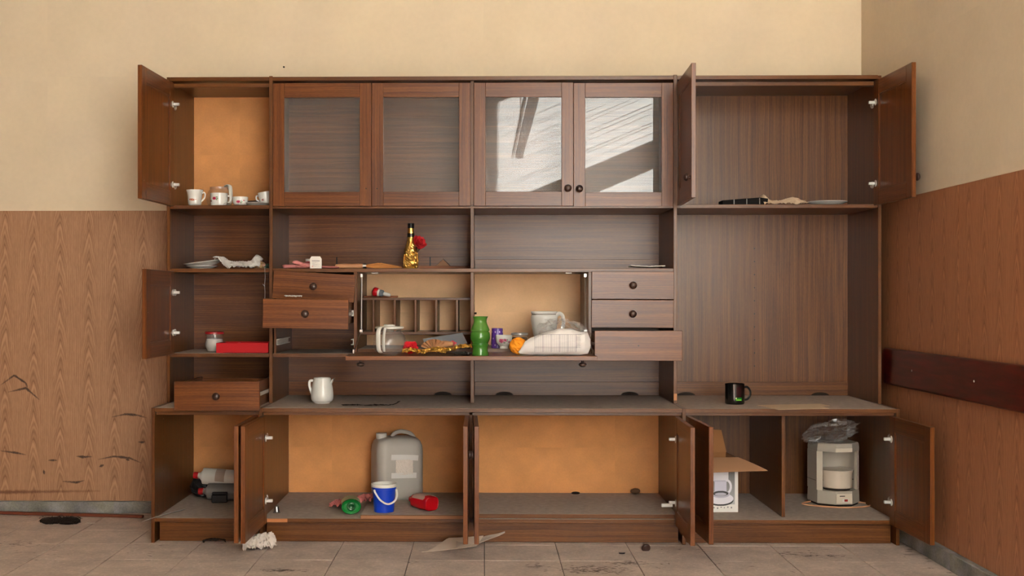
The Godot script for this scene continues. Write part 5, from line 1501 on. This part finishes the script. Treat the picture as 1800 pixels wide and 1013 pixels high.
func floor_things() -> void:
	var hair := MB.new()
	for q in [[0.0, 0.0, 0.034, 71], [0.088, 0.012, 0.036, 72]]:
		hair.add(blob(Vector3(q[2] * 1.25, q[2] * 0.42, q[2] * 0.8), 0.35, 3.4, q[3], 36), T(Vector3(q[0], q[2] * 0.36, q[1])))
		for i in 34:
			var a := rng.randf() * TAU
			var d: Vector3 = Vector3(cos(a) * 1.2, rng.randf_range(0.0, 0.5), sin(a) * 0.8) * q[2]
			hair.add(tube(curve([Vector3(q[0], 0.012, q[1]) + d * 0.7, Vector3(q[0], 0.014, q[1]) + d * 1.05 + Vector3(0, rng.randf() * 0.012, 0), Vector3(q[0], 0.004 + rng.randf() * 0.01, q[1]) + d * rng.randf_range(1.2, 1.6)], 3), 0.0009, 4))
	single("dust_clump", hair, M.char, "dark double clump of matted dust on the floor left of the wall unit", "dust", Vector3(-2.095, 0.001, 0.30), Vector3(0, 4, 0), "", 24.0)
	single("dark_rag", crumple(16, 8, Vector2(0.10, 0.04), 0.006, 6.0, 701, func(u: float, v: float) -> float: return 0.006 + 0.010 * u * (1.0 - u) * 4.0), M.char, "dark scrap lying in front of the left plinth", "scrap", Vector3(-1.20, 0.003, 0.765), Vector3(0, 14, 0), "", 40.0)
	single("crumpled_tissue", crumple(40, 24, Vector2(0.150, 0.12), 0.016, 4.6, 702, func(u: float, v: float) -> float: return (0.030 + 0.012 * u) * (1.0 - smoothstep(0.45, 1.0, v)) * (1.0 - 0.5 * smoothstep(0.4, 0.0, v))), mat(c8(206, 194, 184), 0.9), "crumpled white tissue on the floor under the second open base door", "tissue", Vector3(-0.995, 0.008, 0.860), Vector3(0, 30, 0), "", 45.0)
	# torn card under the two middle doors
	# two pieces of torn card, one flat, one bent upwards
	var cardm := mat(c8(176, 156, 140), 0.9)
	var tc := thing("torn_card", "torn grey card lying on the floor under the two middle base doors", "card", Vector3(-0.09, 0.0, 0.83))
	part("sheet", sheet(20, 8, func(u: float, v: float) -> Vector3:
		var x := lerpf(-0.175, 0.060, u)
		var zf := lerpf(0.105, 0.035, u)
		var zb := lerpf(0.085, -0.060, minf(1.0, u * 3.0))
		return Vector3(x + 0.03 * v, 0.003 + 0.026 * v * minf(1.0, u * 3.0) + 0.012 * u * u, lerpf(zf, zb, v)), 0.0015), mat(c8(204, 184, 166), 0.85), tc, Vector3.ZERO, Vector3.ZERO, 30.0)
	part("bent_piece", sheet(18, 8, func(u: float, v: float) -> Vector3:
		var x := lerpf(-0.030, 0.185, u)
		var w := lerpf(0.120, 0.004, pow(u, 1.6))
		return Vector3(x, 0.012 + 0.040 * u * u + 0.010 * absf(sin(u * 7.0 + v * 3.0)) * (1.0 - u) + 0.006 * v, lerpf(0.055, -0.070, u) - w * (v - 0.15)), 0.0015), mat(c8(190, 172, 158), 0.85), tc, Vector3.ZERO, Vector3.ZERO, 24.0)
	for q in 4: part("print_mark", box(Vector3(0.008, 0.0006, 0.006), 0.0), M.black, tc, Vector3(0.085 + q * 0.020, 0.0225 + q * 0.0055, -0.012 - q * 0.014), Vector3(0, 30, 14))
	var kn := thing("fallen_knob", "dark round drawer knob with its screw lying on the floor", "knob", Vector3(0.70, 0.0185, 0.860))
	kn.rotation_degrees = Vector3(-70, 12, 0)
	part("head", lathe(smooth([Vector2(0.0005, 0), Vector2(0.0085, 0.0), Vector2(0.0075, 0.006), Vector2(0.0170, 0.014), Vector2(0.0195, 0.020), Vector2(0.0165, 0.027), Vector2(0.0005, 0.031)], 3), 24), M.knob, kn, Vector3(0, 0, 0), Vector3(180, 0, 0), 60.0)
	part("screw", tube([Vector3(0, 0, 0), Vector3(0, 0.022, 0)], 0.0022, 8), M.steel, kn)
	single("rubber_curl", tube(curve([Vector3(-0.013, 0.003, 0.0), Vector3(-0.006, 0.003, 0.006), Vector3(0.006, 0.003, 0.006), Vector3(0.013, 0.003, 0.0)], 4), [0.001, 0.002, 0.0026, 0.003, 0.003, 0.003, 0.003, 0.003, 0.003, 0.003, 0.0026, 0.002, 0.001], 8), M.black, "small black rubber curl on the floor left of the fallen knob", "curl", Vector3(0.592, 0.0005, 0.944))
	single("paper_scrap", crumple(6, 4, Vector2(0.045, 0.02), 0.003, 8.0, 703, func(u: float, v: float) -> float: return 0.004), M.paper, "tiny white paper scrap on the floor right of the dust clump", "scrap", Vector3(-1.895, 0.002, 0.325), Vector3(0, -12, 0))
	single("wooden_strip", box(Vector3(0.96, 0.014, 0.022), 0.002, 0), mat(c8(110, 54, 32), 0.6), "reddish wooden skirting strip lying loose along the left wall foot", "strip", Vector3(-2.165, 0.0095, 0.095), Vector3(0, -7, 0))
	single("dark_board", box(Vector3(0.018, 0.312, 0.10), 0.001, 1), M.char, "dark narrow board wedged between the wall unit and the right wall", "board", Vector3(1.862, 0.760, 0.32))
	single("wall_nail", lathe([Vector2(0.0005, 0), Vector2(0.005, 0), Vector2(0.004, 0.006), Vector2(0.0005, 0.007)], 8), M.char, "small dark nail in the cream wall above the middle cupboard", "nail", Vector3(-1.014, 2.268, 0.0), Vector3(90, 0, 0))
